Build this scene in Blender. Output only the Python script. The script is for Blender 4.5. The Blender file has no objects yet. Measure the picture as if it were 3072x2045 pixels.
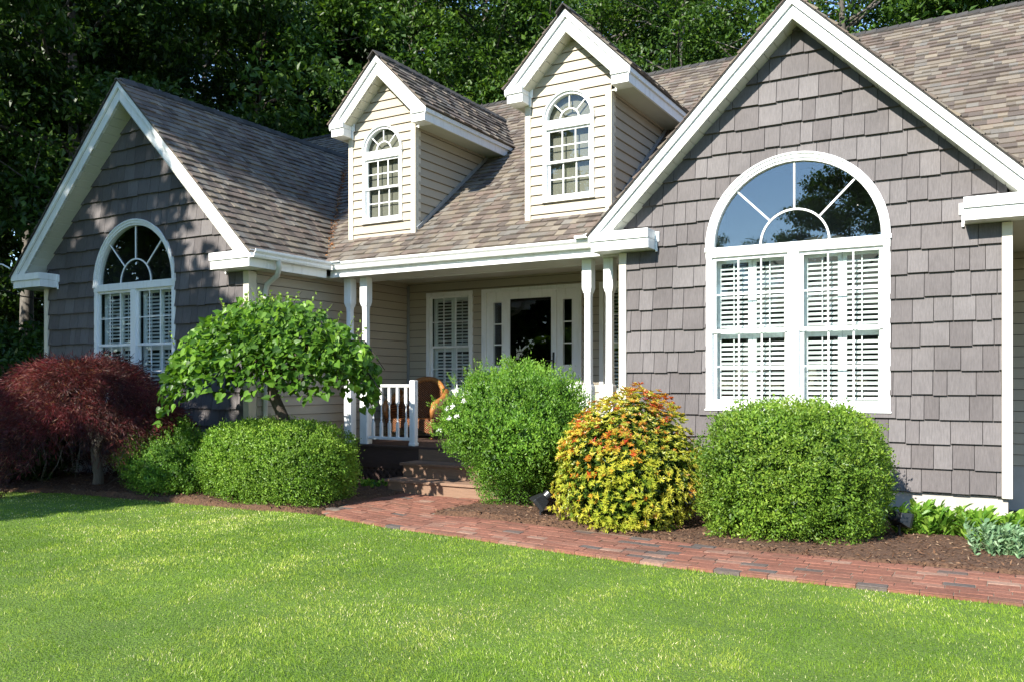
import bpy, math, random
import numpy as np
from mathutils import Vector, Matrix, noise as mnoise
random.seed(7)
RNG = np.random.default_rng(11)
R_ = math.radians
scene = bpy.context.scene
COL = scene.collection
H0 = 1.49          # eye height above the lawn; house heights below are written relative to the eye
G = -H0

# ------------------------------------------------------------------ camera, sky, sun, exposure
cam_d = bpy.data.cameras.new('camera'); cam = bpy.data.objects.new('camera', cam_d); COL.objects.link(cam)
cam.location = (0, 0, H0); cam.rotation_euler = (R_(90), 0, R_(30))
cam_d.lens = 30.0; cam_d.sensor_width = 36; cam_d.shift_y = 127.5/3072
cam_d.clip_start = 0.1; cam_d.clip_end = 2000
scene.camera = cam
SUN_EL, SUN_X, SUN_Y = R_(33.5), -0.157, -1.0      # direction towards the sun (front, a little left)
_h = math.hypot(SUN_X, SUN_Y)
sdir = Vector((SUN_X/_h*math.cos(SUN_EL), SUN_Y/_h*math.cos(SUN_EL), math.sin(SUN_EL)))
world = bpy.data.worlds.new('World'); scene.world = world; world.use_nodes = True
wn = world.node_tree.nodes; wn.clear()
sky = wn.new('ShaderNodeTexSky'); sky.sky_type = 'NISHITA'; sky.sun_disc = False
sky.sun_elevation = SUN_EL; sky.sun_rotation = math.atan2(sdir.x, sdir.y)
sky.air_density = 1.0; sky.dust_density = 0.0; sky.ozone_density = 3.5
bg = wn.new('ShaderNodeBackground'); bg.inputs['Strength'].default_value = 0.15
wo = wn.new('ShaderNodeOutputWorld')
world.node_tree.links.new(sky.outputs[0], bg.inputs[0]); world.node_tree.links.new(bg.outputs[0], wo.inputs[0])
sl = bpy.data.lights.new('sun', 'SUN'); sl.energy = 5.0; sl.angle = R_(0.55); sl.color = (1.0, 0.945, 0.85)
sun = bpy.data.objects.new('sun', sl); COL.objects.link(sun)
sun.rotation_euler = sdir.to_track_quat('Z', 'Y').to_euler()
scene.view_settings.view_transform = 'Standard'; scene.view_settings.look = 'None'
scene.view_settings.exposure = 1.2; scene.view_settings.gamma = 1.0
scene.render.resolution_x = 1024; scene.render.resolution_y = 681
scene.cycles.max_bounces = 8; scene.cycles.transparent_max_bounces = 12

# ------------------------------------------------------------------ helpers: objects
def tag(o, label=None, cat=None, group=None, kind=None):
    if label: o['label'] = label
    if cat: o['category'] = cat
    if group: o['group'] = group
    if kind: o['kind'] = kind
    return o
def thing(name, label, cat, loc=(0, 0, 0), group=None, rz=0):
    o = bpy.data.objects.new(name, None); COL.objects.link(o)
    o.location = loc; o.rotation_euler = (0, 0, rz); o.empty_display_size = .3
    return tag(o, label, cat, group)
def link(name, me, mat, parent=None, local=False):
    o = bpy.data.objects.new(name, me); COL.objects.link(o)
    if mat is not None: me.materials.append(mat)
    if parent is not None:
        o.parent = parent
        if not local and parent.parent is None: o.location = -parent.location
    return o
def mesh_np(name, V, counts, idx, rnd=None, smooth=False):
    me = bpy.data.meshes.new(name)
    V = np.asarray(V, np.float32); idx = np.asarray(idx, np.int32); counts = np.asarray(counts, np.int32)
    me.vertices.add(len(V)); me.vertices.foreach_set('co', V.ravel())
    me.loops.add(len(idx)); me.loops.foreach_set('vertex_index', idx)
    me.polygons.add(len(counts))
    st = np.zeros(len(counts), np.int32); st[1:] = np.cumsum(counts)[:-1]
    me.polygons.foreach_set('loop_start', st)
    try: me.polygons.foreach_set('loop_total', counts)
    except Exception: pass
    me.polygons.foreach_set('use_smooth', np.full(len(counts), bool(smooth)))
    if rnd is not None:
        a = me.attributes.new('rnd', 'FLOAT', 'FACE'); a.data.foreach_set('value', np.asarray(rnd, np.float32))
    me.update(calc_edges=True)
    return me

class MB:
    """collects shapes and links them as one mesh; z values are relative to the eye unless raw"""
    def __init__(s): s.V = []; s.F = []; s.R = []
    def add(s, vs, fs, r=0.5):
        b = len(s.V); s.V += [tuple(v) for v in vs]
        for f in fs: s.F.append([b+i for i in f]); s.R.append(r)
        return s
    def box(s, x0, x1, y0, y1, z0, z1, r=0.5):
        vs = [(x, y, z) for z in (z0, z1) for y in (y0, y1) for x in (x0, x1)]
        return s.add(vs, [(0, 2, 3, 1), (4, 5, 7, 6), (0, 1, 5, 4), (2, 6, 7, 3), (0, 4, 6, 2), (1, 3, 7, 5)], r)
    def prism(s, poly, fr, n0, n1, r=0.5, back=True):
        O, U, Vv, N = fr; n = len(poly)
        fa = n0 if callable(n0) else (lambda u, v: n0)
        fb = n1 if callable(n1) else (lambda u, v: n1)
        vs = [O+U*u+Vv*v+N*fa(u, v) for u, v in poly]+[O+U*u+Vv*v+N*fb(u, v) for u, v in poly]
        fs = [tuple(range(n, 2*n))]
        if back: fs.append(tuple(range(n-1, -1, -1)))
        fs += [(i, (i+1) % n, n+(i+1) % n, n+i) for i in range(n)]
        return s.add(vs, fs, r)
    def beam(s, p0, p1, w, h, up=(0, 0, 1), r=0.5):
        p0 = Vector(p0); p1 = Vector(p1); d = (p1-p0).normalized(); u = Vector(up)
        a = d.cross(u).normalized()*w/2; b = a.cross(d).normalized()*h/2
        vs = [p+sa*a+sb*b for p in (p0, p1) for sb in (-1, 1) for sa in (-1, 1)]
        return s.add(vs, [(0, 2, 3, 1), (4, 5, 7, 6), (0, 1, 5, 4), (2, 6, 7, 3), (0, 4, 6, 2), (1, 3, 7, 5)], r)
    def tube(s, pts, rad, seg=8, r=0.5, cap=True):
        pts = [Vector(p) for p in pts]; n = len(pts)
        if not hasattr(rad, '__len__'): rad = [rad]*n
        up = Vector((0, 0, 1)); vs = []; pa = None
        for i, p in enumerate(pts):
            d = (pts[min(i+1, n-1)]-pts[max(i-1, 0)]).normalized()
            if pa is None:
                a = d.cross(up)
                if a.length < 1e-3: a = d.cross(Vector((1, 0, 0)))
            else: a = pa-d*pa.dot(d)
            a.normalize(); pa = a; b = d.cross(a)
            for k in range(seg):
                t = 2*math.pi*k/seg
                vs.append(p+a*(math.cos(t)*rad[i])+b*(math.sin(t)*rad[i]))
        fs = [(i*seg+k, i*seg+(k+1) % seg, (i+1)*seg+(k+1) % seg, (i+1)*seg+k) for i in range(n-1) for k in range(seg)]
        if cap: fs += [tuple(range(seg-1, -1, -1)), tuple((n-1)*seg+k for k in range(seg))]
        return s.add(vs, fs, r)
    def lathe(s, prof, c, seg=16, r=0.5, square=False):
        vs = []; fs = []; n = len(prof)
        for (q, z) in prof:
            for k in range(seg):
                t = 2*math.pi*(k+(.5 if square else 0))/seg
                m = q*(math.sqrt(2) if square else 1)
                vs.append((c[0]+m*math.cos(t), c[1]+m*math.sin(t), c[2]+z))
        fs = [(i*seg+k, i*seg+(k+1) % seg, (i+1)*seg+(k+1) % seg, (i+1)*seg+k) for i in range(n-1) for k in range(seg)]
        fs += [tuple(range(seg-1, -1, -1)), tuple((n-1)*seg+k for k in range(seg))]
        return s.add(vs, fs, r)
    def build(s, name, mat, parent=None, smooth=False, bevel=0, raw=False, local=False):
        V = np.array(s.V, np.float64)
        if not raw: V[:, 2] += H0
        me = mesh_np(name, V, [len(f) for f in s.F], [i for f in s.F for i in f], s.R, smooth)
        o = link(name, me, mat, parent, local)
        if bevel:
            m = o.modifiers.new('bevel', 'BEVEL'); m.width = bevel; m.segments = 2; m.limit_method = 'ANGLE'
        return o

X, Y, Z = Vector((1, 0, 0)), Vector((0, 1, 0)), Vector((0, 0, 1))
def front(y): return (Vector((0, y, 0)), X, Z, -Y)         # poly (x, z), n towards the viewer
def side(x): return (Vector((x, 0, 0)), Y, Z, X)            # poly (y, z), n towards +x
def clip(P, a, b, c):      # keep a*u+b*v<=c
    out = []; n = len(P)
    for i in range(n):
        p, q = P[i], P[(i+1) % n]
        dp = a*p[0]+b*p[1]-c; dq = a*q[0]+b*q[1]-c
        if dp <= 0: out.append(p)
        if (dp < 0 < dq) or (dq < 0 < dp):
            t = dp/(dp-dq); out.append((p[0]+(q[0]-p[0])*t, p[1]+(q[1]-p[1])*t))
    return out if len(out) >= 3 else []
def area(P): return abs(sum(P[i][0]*P[(i+1) % len(P)][1]-P[(i+1) % len(P)][0]*P[i][1] for i in range(len(P))))/2
def edges(C):              # half planes of a CCW convex polygon
    r = []
    for i in range(len(C)):
        (x0, y0), (x1, y1) = C[i], C[(i+1) % len(C)]
        a, b = y1-y0, x0-x1; r.append((a, b, a*x0+b*y0))
    return r
def inter(P, C):
    for a, b, c in edges(C):
        P = clip(P, a, b, c)
        if not P: return []
    return P
def minus(P, C):
    out = []
    for a, b, c in edges(C):
        q = clip(P, -a, -b, -c)
        if q and area(q) > 1e-6: out.append(q)
        P = clip(P, a, b, c)
        if not P: break
    return out
def minus_all(P, holes):
    ps = [P]
    for hole in holes:
        nx = []
        for p in ps:
            if not inter(p, hole): nx.append(p)
            else: nx += minus(p, hole)
        ps = nx
    return ps
def rect(x0, x1, z0, z1): return [(x0, z0), (x1, z0), (x1, z1), (x0, z1)]
def arch_poly(xc, w, zb, za, n=24):
    return [(xc-w, zb), (xc+w, zb)]+[(xc+w*math.cos(t), za+w*math.sin(t)) for t in [math.pi*i/n for i in range(n+1)]]

# ------------------------------------------------------------------ materials
def newmat(name):
    m = bpy.data.materials.new(name); m.use_nodes = True
    nt = m.node_tree; nt.nodes.clear()
    o = nt.nodes.new('ShaderNodeOutputMaterial'); return m, nt, o
def N(nt, t, **k):
    n = nt.nodes.new(t)
    for a, b in k.items():
        if a.startswith('i_'): n.inputs[a[2:].replace('_', ' ')].default_value = b
        else: setattr(n, a, b)
    return n
def ramp(nt, fac, stops, interp='LINEAR'):
    r = nt.nodes.new('ShaderNodeValToRGB'); r.color_ramp.interpolation = interp
    e = r.color_ramp.elements
    while len(e) < len(stops): e.new(.5)
    for i, (p, c) in enumerate(stops): e[i].position = p; e[i].color = (*c, 1)
    if fac is not None: nt.links.new(fac, r.inputs[0])
    return r
def coords(nt, scale=(1, 1, 1), obj=False):
    g = nt.nodes.new('ShaderNodeTexCoord' if obj else 'ShaderNodeNewGeometry')
    m = nt.nodes.new('ShaderNodeMapping'); m.inputs['Scale'].default_value = scale
    nt.links.new(g.outputs['Object' if obj else 'Position'], m.inputs[0]); return m.outputs[0]
def nz(nt, vec, scale, detail=4, rough=.55):
    n = N(nt, 'ShaderNodeTexNoise', i_Scale=scale, i_Detail=detail, i_Roughness=rough)
    if vec: nt.links.new(vec, n.inputs['Vector'])
    return n.outputs['Fac']
def mul(nt, c1, c2, fac=1.0, mode='MULTIPLY'):
    m = N(nt, 'ShaderNodeMix', data_type='RGBA', blend_type=mode); m.inputs[0].default_value = fac
    for s, c in ((6, c1), (7, c2)):
        if isinstance(c, tuple): m.inputs[s].default_value = (*c, 1)
        else: nt.links.new(c, m.inputs[s])
    return m.outputs[2]
def bump(nt, h, strength=.3, dist=.01):
    b = N(nt, 'ShaderNodeBump', i_Strength=strength, i_Distance=dist); nt.links.new(h, b.inputs['Height']); return b.outputs[0]
def principled(nt, out, col, rough=.6, normal=None, spec=.5, metal=0):
    p = N(nt, 'ShaderNodeBsdfPrincipled', i_Roughness=rough, i_Metallic=metal)
    p.inputs['Specular IOR Level'].default_value = spec
    if isinstance(col, tuple): p.inputs['Base Color'].default_value = (*col, 1)
    else: nt.links.new(col, p.inputs['Base Color'])
    if normal: nt.links.new(normal, p.inputs['Normal'])
    nt.links.new(p.outputs[0], out.inputs[0]); return p
def attr(nt, name='rnd'): return N(nt, 'ShaderNodeAttribute', attribute_name=name).outputs['Fac']

def mat_paint(name, col, var=.08, rough=.45, sc=3, dirt=None):
    m, nt, o = newmat(name)
    n = nz(nt, coords(nt), sc, 5)
    r = ramp(nt, n, [(.3, tuple(c*(1-var) for c in col)), (.7, tuple(min(1, c*(1+var*.4)) for c in col))])
    c = r.outputs[0]
    if dirt:
        n2 = nz(nt, coords(nt, (6, 6, .8)), 2.5, 6, .7)
        d = ramp(nt, n2, [(.52, (1, 1, 1)), (.75, dirt)]); c = mul(nt, c, d.outputs[0])
    principled(nt, o, c, rough, bump(nt, nz(nt, coords(nt), 60, 3), .06, .004)); return m
def mat_tabs(name, stops, grain=(1, 1, 1), gs=40, gvar=.25, rough=.85, bstr=.35, blotch=.12):
    m, nt, o = newmat(name)
    r = ramp(nt, attr(nt), stops)
    g = nz(nt, coords(nt, grain), gs, 4, .7)
    gr = ramp(nt, g, [(.25, (1-gvar,)*3), (.75, (1+gvar*.4,)*3)])
    c = mul(nt, r.outputs[0], gr.outputs[0])
    b2 = ramp(nt, nz(nt, coords(nt), 1.3, 3), [(.3, (1-blotch,)*3), (.7, (1.0,)*3)])
    c = mul(nt, c, b2.outputs[0])
    principled(nt, o, c, rough, bump(nt, g, bstr, .004), spec=.3); return m
def mat_leaf(name, stops, trans=.35, rough=.45, patch=.25, spec=.35, tint=1.25):
    m, nt, o = newmat(name)
    r = ramp(nt, attr(nt), stops)
    n = ramp(nt, nz(nt, coords(nt), 1.7, 3), [(.3, (1-patch,)*3), (.7, (1+patch*.5,)*3)])
    c = mul(nt, r.outputs[0], n.outputs[0])
    p = N(nt, 'ShaderNodeBsdfPrincipled', i_Roughness=rough); p.inputs['Specular IOR Level'].default_value = spec
    nt.links.new(c, p.inputs['Base Color'])
    t = N(nt, 'ShaderNodeBsdfTranslucent'); c2 = mul(nt, c, (tint, tint*1.02, tint*.55)); nt.links.new(c2, t.inputs[0])
    mx = N(nt, 'ShaderNodeMixShader'); mx.inputs[0].default_value = trans
    nt.links.new(p.outputs[0], mx.inputs[1]); nt.links.new(t.outputs[0], mx.inputs[2]); nt.links.new(mx.outputs[0], o.inputs[0])
    return m
def mat_glass(name, ior=1.6, tint=(.93, .96, .95), rough=.0):
    m, nt, o = newmat(name)
    lw = N(nt, 'ShaderNodeLayerWeight', i_Blend=.5); f0 = ((ior-1)/(ior+1))**2
    pw = N(nt, 'ShaderNodeMath', operation='POWER'); nt.links.new(lw.outputs['Facing'], pw.inputs[0]); pw.inputs[1].default_value = 5
    f = N(nt, 'ShaderNodeMath', operation='MULTIPLY_ADD'); nt.links.new(pw.outputs[0], f.inputs[0]); f.inputs[1].default_value = 1-f0; f.inputs[2].default_value = f0
    t = N(nt, 'ShaderNodeBsdfTransparent'); t.inputs[0].default_value = (*tint, 1)
    g = N(nt, 'ShaderNodeBsdfGlossy', i_Roughness=rough)
    mx = N(nt, 'ShaderNodeMixShader'); nt.links.new(f.outputs[0], mx.inputs[0])
    nt.links.new(t.outputs[0], mx.inputs[1]); nt.links.new(g.outputs[0], mx.inputs[2]); nt.links.new(mx.outputs[0], o.inputs[0]); return m

M = {}
M['white'] = mat_paint('white_paint', (.80, .81, .80), .05, .38, dirt=(.80, .80, .76))
M['soffit'] = mat_paint('soffit_vinyl', (.50, .50, .42), .06, .5)
M['cream'] = mat_paint('cream_trim', (.58, .53, .43), .05, .45)
M['clap'] = mat_tabs('cream_clapboard', [(0, (.40, .348, .268)), (1, (.44, .388, .30))], (1, 1, 12), 8, .06, .5, .08, .1)
M['shake'] = mat_tabs('grey_brown_shakes', [(0, (.112, .099, .098)), (.5, (.140, .126, .125)), (.9, (.158, .144, .143)), (1, (.172, .158, .157))], (40, 40, .9), 2.0, .32, .7, .5, .26)
M['shadow_gap'] = mat_paint('shadow_line_backing', (.05, .045, .045), .1, .9)  # dark colour stands in for the shadow lines under siding courses
M['shingle'] = mat_tabs('asphalt_shingles', [(0, (.105, .086, .072)), (.2, (.135, .11, .092)), (.35, (.19, .145, .118)), (.45, (.155, .13, .106)),
    (.6, (.215, .178, .134)), (.7, (.155, .142, .124)), (.8, (.24, .20, .15)), (.9, (.175, .165, .148)), (1, (.25, .21, .158))], (1, 1, 1), 90, .35, .95, .8, .22)
M['ridge'] = mat_tabs('ridge_shingles', [(0, (.035, .033, .03)), (1, (.07, .065, .06))], (1, 1, 1), 90, .3, .95, .7)
M['concrete'] = mat_paint('foundation_concrete', (.42, .39, .35), .15, .9, 5)
M['metal'] = mat_paint('flashing_metal', (.25, .26, .26), .1, .4)
M['glass'] = mat_glass('window_glass', 1.5)
M['glass_arch'] = mat_glass('arch_glass', 1.95)
M['glass_plain'] = mat_glass('dormer_glass', 1.5)
M['dglass'] = mat_glass('door_glass', 1.5, (.25, .27, .27))
M['shade'] = mat_paint('window_shade', (.15, .135, .105), .12, .8, 2)
M['room'] = mat_paint('dark_room_box', (.05, .05, .048), .1, .9)
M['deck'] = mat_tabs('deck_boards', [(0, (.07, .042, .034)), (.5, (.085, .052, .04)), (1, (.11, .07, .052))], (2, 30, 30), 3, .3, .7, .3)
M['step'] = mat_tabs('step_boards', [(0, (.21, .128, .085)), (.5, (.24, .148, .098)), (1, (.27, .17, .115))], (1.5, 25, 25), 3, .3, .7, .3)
M['black'] = mat_paint('black_metal', (.02, .022, .025), .2, .35)
M['brick'] = mat_tabs('paver_bricks', [(0, (.12, .105, .095)), (.05, (.14, .11, .095)), (.08, (.22, .105, .07)), (.3, (.25, .105, .07)), (.7, (.285, .122, .082)), (.9, (.30, .15, .105)), (1, (.33, .21, .155))], (1, 1, 1), 30, .4, .9, .7, .3)
M['joint'] = mat_paint('joint_sand', (.22, .18, .13), .3, .95, 20)
M['bark'] = mat_tabs('bark_grey', [(0, (.09, .08, .066)), (1, (.20, .18, .155))], (6, 6, 1.2), 5, .5, .9, .9, .3)
M['barkdark'] = mat_tabs('bark_dark', [(0, (.05, .04, .032)), (1, (.10, .08, .065))], (6, 6, 1.2), 8, .5, .9, .9, .3)
M['wicker'] = None
def mat_wicker():
    m, nt, o = newmat('brown_wicker')
    v = coords(nt)
    w = N(nt, 'ShaderNodeTexWave', i_Scale=9, i_Distortion=.8, bands_direction='Z'); nt.links.new(v, w.inputs[0])
    w2 = N(nt, 'ShaderNodeTexWave', i_Scale=7, i_Distortion=.8, bands_direction='X'); nt.links.new(v, w2.inputs[0])
    mm = mul(nt, w.outputs[0], w2.outputs[0], 1, 'DIFFERENCE')
    r = ramp(nt, mm, [(.1, (.03, .010, .004)), (.5, (.17, .055, .014)), (1, (.34, .13, .035))])
    principled(nt, o, r.outputs[0], .4, bump(nt, mm, .8, .01)); return m
M['wicker'] = mat_wicker()
M['rattan'] = mat_paint('rattan_rim', (.36, .15, .045), .35, .35, 30)
def mat_ground():
    m, nt, o = newmat('lawn_soil'); v = coords(nt)
    r = ramp(nt, nz(nt, v, .8, 6, .7), [(.3, (.08, .145, .013)), (.6, (.12, .21, .018)), (.8, (.16, .22, .03))])
    r2 = ramp(nt, nz(nt, v, 45, 4, .7), [(.3, (.5, .5, .5)), (.7, (1.2, 1.2, 1.2))])
    principled(nt, o, mul(nt, r.outputs[0], r2.outputs[0]), .95, bump(nt, nz(nt, v, 60, 3), .8, .03)); return m
def mat_forest_floor():
    m, nt, o = newmat('forest_floor'); v = coords(nt)
    r = ramp(nt, nz(nt, v, 3, 8, .75), [(.3, (.02, .016, .01)), (.55, (.06, .05, .025)), (.75, (.05, .07, .02))])
    principled(nt, o, r.outputs[0], .95, bump(nt, nz(nt, v, 12, 5), 1, .1)); return m
def mat_mulch():
    m, nt, o = newmat('bark_mulch'); v = coords(nt)
    r = ramp(nt, nz(nt, v, 38, 5, .7), [(.3, (.03, .015, .008)), (.5, (.10, .05, .026)), (.72, (.18, .10, .055))])
    principled(nt, o, r.outputs[0], .95, bump(nt, nz(nt, v, 45, 4, .8), 1, .02)); return m
M['soil'] = mat_ground(); M['floor'] = mat_forest_floor(); M['mulch'] = mat_mulch()
M['chip'] = mat_tabs('mulch_chips', [(0, (.045, .02, .011)), (.4, (.12, .06, .032)), (.8, (.21, .12, .066)), (1, (.36, .25, .16))], (1, 1, 1), 60, .3, .9, .3)
def mat_grass():
    m, nt, o = newmat('grass_blades'); v = coords(nt)
    r = ramp(nt, attr(nt), [(0, (.055, .12, .010)), (.25, (.155, .27, .022)), (.65, (.265, .385, .04)), (.93, (.48, .56, .13)), (1, (.70, .68, .38))])
    p1 = ramp(nt, nz(nt, coords(nt, (1.7, .4, 0)), 1.0, 5, .6), [(.36, (.78, .87, .75)), (.5, (1, 1, 1)), (.64, (1.34, 1.16, 1.6))])
    p2 = ramp(nt, nz(nt, coords(nt, (1, 2.2, 0)), 2.6, 4, .7), [(.35, (.82, .86, .75)), (.65, (1.14, 1.08, 1.1))])
    c = mul(nt, mul(nt, r.outputs[0], p1.outputs[0]), p2.outputs[0])
    p = N(nt, 'ShaderNodeBsdfPrincipled', i_Roughness=.6); p.inputs['Specular IOR Level'].default_value = .15
    nt.links.new(c, p.inputs['Base Color'])
    t = N(nt, 'ShaderNodeBsdfTranslucent'); nt.links.new(mul(nt, c, (1.15, 1.15, .6)), t.inputs[0])
    mx = N(nt, 'ShaderNodeMixShader'); mx.inputs[0].default_value = .3
    nt.links.new(p.outputs[0], mx.inputs[1]); nt.links.new(t.outputs[0], mx.inputs[2]); nt.links.new(mx.outputs[0], o.inputs[0]); return m
M['grass'] = mat_grass()
M['L_box'] = mat_leaf('boxwood_leaves', [(0, (.045, .11, .012)), (.45, (.13, .24, .022)), (.8, (.26, .38, .045)), (1, (.40, .48, .10))], .3)
M['L_hedge'] = mat_leaf('hedge_leaves', [(0, (.06, .14, .014)), (.45, (.15, .28, .028)), (.8, (.26, .40, .05)), (1, (.38, .48, .09))], .3)
M['L_spirea'] = mat_leaf('bright_shrub_leaves', [(0, (.045, .12, .014)), (.5, (.13, .28, .026)), (1, (.28, .44, .06))], .35)
M['L_pieris'] = mat_leaf('pieris_leaves', [(0, (.03, .07, .010)), (.2, (.11, .18, .02)), (.36, (.28, .33, .03)), (.62, (.52, .48, .06)), (.74, (.46, .24, .025)), (.86, (.44, .10, .018)), (1, (.42, .035, .014))], .3, .35)
M['L_redbud'] = mat_leaf('redbud_leaves', [(0, (.035, .09, .010)), (.4, (.09, .20, .02)), (.75, (.17, .32, .035)), (1, (.30, .45, .075))], .4, .4)
M['L_maple'] = mat_leaf('red_maple_leaves', [(0, (.028, .014, .012)), (.4, (.07, .020, .020)), (.75, (.20, .028, .034)), (1, (.28, .14, .09))], .35)
M['L_small'] = mat_leaf('small_shrub_leaves', [(0, (.05, .13, .018)), (.5, (.14, .28, .03)), (1, (.30, .46, .06))], .3)
M['L_hosta'] = mat_leaf('perennial_leaves', [(0, (.08, .20, .02)), (.5, (.16, .32, .035)), (1, (.26, .40, .06))], .35, .4)
M['L_sage'] = mat_leaf('sage_green_leaves', [(0, (.10, .20, .09)), (.5, (.17, .30, .15)), (1, (.26, .38, .20))], .25)
M['L_dark'] = mat_leaf('forest_leaves_shade_dark', [(0, (.012, .032, .006)), (.5, (.034, .078, .011)), (.85, (.08, .15, .02)), (1, (.17, .26, .04))], .35)  # darker copy of the forest leaves; woodland shade is put into the colour
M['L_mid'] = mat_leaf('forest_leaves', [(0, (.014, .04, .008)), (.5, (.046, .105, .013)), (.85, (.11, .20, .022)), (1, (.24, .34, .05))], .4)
M['petal'] = mat_paint('white_petals', (.8, .8, .74), .1, .6)

# ------------------------------------------------------------------ leaves
T_OVAL = (np.array([[0, 0, 0], [.45, .5, .06], [1, 0, 0], [.45, -.5, .06]]), [(0, 3, 2, 1)])
T_FOLD = (np.array([[0, 0, 0], [.4, .5, .12], [1, 0, -.05], [.4, -.5, .12]]), [(0, 2, 1), (0, 3, 2)])
T_BLADE = (np.array([[0, .5, 0], [0, -.5, 0], [.6, 0, 0], [1, 0, 0]]), [(0, 1, 2)])
_h = [(0, .0), (-.12, .22), (-.06, .42), (.15, .52), (.42, .46), (.72, .22), (1.0, 0)]
_hv = [(a, b, abs(b)*.28-.12*a*a) for a, b in _h]+[(a, -b, abs(b)*.28-.12*a*a) for a, b in _h[1:-1]][::-1]
T_HEART = (np.array(_hv), [(0, 1, 2, 3, 4, 5, 6), (0, 6, 7, 8, 9, 10, 11)])
T_LONG = (np.array([[0, 0, 0], [.35, .5, .10], [.75, .38, .06], [1, 0, -.12], [.75, -.38, .06], [.35, -.5, .10], [.5, 0, -.02]]),
          [(0, 6, 2, 1), (6, 3, 2), (0, 5, 4, 6), (6, 4, 3)])
def unit(a): return a/np.maximum(np.linalg.norm(a, axis=1, keepdims=True), 1e-9)
def rand_dirs(n, rng): return unit(rng.normal(size=(n, 3)))
def leaf_mesh(name, P, A, Nn, L, W, rnd, tpl):
    tv, tf = tpl; n = len(P); k = len(tv)
    A = unit(A); B = unit(np.cross(Nn, A)); C = np.cross(A, B)
    V = (P[:, None, :]+A[:, None, :]*(tv[None, :, 0:1]*L[:, None, None])
         + B[:, None, :]*(tv[None, :, 1:2]*W[:, None, None])+C[:, None, :]*(tv[None, :, 2:3]*L[:, None, None])).reshape(-1, 3)
    fi = np.concatenate([np.array(f) for f in tf]); fc = np.array([len(f) for f in tf])
    idx = (fi[None, :]+(np.arange(n)*k)[:, None]).ravel()
    return mesh_np(name, V, np.tile(fc, n), idx, np.repeat(rnd, len(tf)))

# value noise usable with numpy
_tab = np.random.default_rng(5).random((64, 64, 64))
def vnoise(p):
    i = np.floor(p).astype(int); f = p-i; f = f*f*(3-2*f); s = 0
    for dx in (0, 1):
        for dy in (0, 1):
            for dz in (0, 1):
                w = (f[:, 0] if dx else 1-f[:, 0])*(f[:, 1] if dy else 1-f[:, 1])*(f[:, 2] if dz else 1-f[:, 2])
                s = s+w*_tab[(i[:, 0]+dx) % 64, (i[:, 1]+dy) % 64, (i[:, 2]+dz) % 64]
    return s
# ------------------------------------------------------------------ house
house = thing('house', 'single storey house with grey-brown shake gables, cream dormers and a covered front porch', 'house', (-6, 11, 0))
GP = 0.76; EY = 9.65; EZ = 1.80            # main roof pitch, eave line
cm = 1/math.sqrt(1+GP*GP); RY = 14.63; RZ = EZ+GP*(RY-EY)
rr = random.Random(3)

def siding(name, fr, poly, holes, expo, z_base, kind, parent, mat, label=None, seed=1):
    """courses of shakes or clapboards, each a tilted slab clipped to the wall and round its windows"""
    r = random.Random(seed); mb = MB()
    u0 = min(p[0] for p in poly); u1 = max(p[0] for p in poly); v0 = min(p[1] for p in poly); v1 = max(p[1] for p in poly)
    k0 = math.floor((v0-z_base)/expo)
    for k in range(k0, math.ceil((v1-z_base)/expo)+1):
        zb = z_base+k*expo; zt = zb+expo
        if kind == 'clap':
            cell = rect(u0, u1, zb+.007, zt); q = inter(cell, poly)
            if not q: continue
            rv = r.random()
            for c in minus_all(q, holes):
                mb.prism(c, fr, 0.0, lambda u, v, zb=zb: .026-(v-zb)/expo*.022, rv, back=False)
        else:
            u = u0-r.random()*.2; odd = 0
            while u < u1:
                w = r.choice([.135, .17, .2, .225, .25, .28])*r.uniform(.95, 1.05); odd ^= 1
                drop = (r.choice([0, .012]) if r.random() < .8 else .006)
                q = inter(rect(u+.003, u+w-.003, zb-drop, zt+.01), poly)
                rv = r.random()
                if q:
                    for c in minus_all(q, holes):
                        mb.prism(c, fr, -.012, lambda uu, v, zb=zb: .040-(v-zb)/expo*.032, rv, back=False)
                u += w
    o = mb.build(name, M[mat], parent)
    if label: o['label'] = label
    b = MB()
    for c in minus_all(poly, holes): b.prism(c, fr, -.10, -.004, .5)
    b.build('wall_sheathing', M['shadow_gap'], o)
    return o

def shingle_field(mb, fr, poly, expo=.146, seed=1, vs=None):
    r = random.Random(seed)
    u0 = min(p[0] for p in poly); u1 = max(p[0] for p in poly); v0 = min(p[1] for p in poly); v1 = max(p[1] for p in poly)
    k = 0; v = v0 if vs is None else vs
    while v < v1:
        u = u0-r.random()*.3
        while u < u1:
            w = r.choice([.10, .13, .16]); hi = r.choice([0, .012]); 
            q = inter(rect(u, u+w, v-r.choice([0, 0, .004]), v+expo*1.08), poly)
            if q and area(q) > 2e-4:
                mb.prism(q, fr, -.004, lambda uu, vv, v=v, hi=hi: .016+hi-(vv-v)/expo*(.013+hi), r.random(), back=False)
            u += w
        v += expo; k += 1

def slope_frame(O, U, V):
    N_ = U.cross(V).normalized()
    if N_.z < 0: N_ = -N_
    return (Vector(O), U, V, N_)

# ---- main roof (front slope shingled, back slope plain)
Lm = (RY-EY)/cm
fr_main = slope_frame((0, EY, EZ), X, Vector((0, cm, GP*cm)))
mb = MB()
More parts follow.
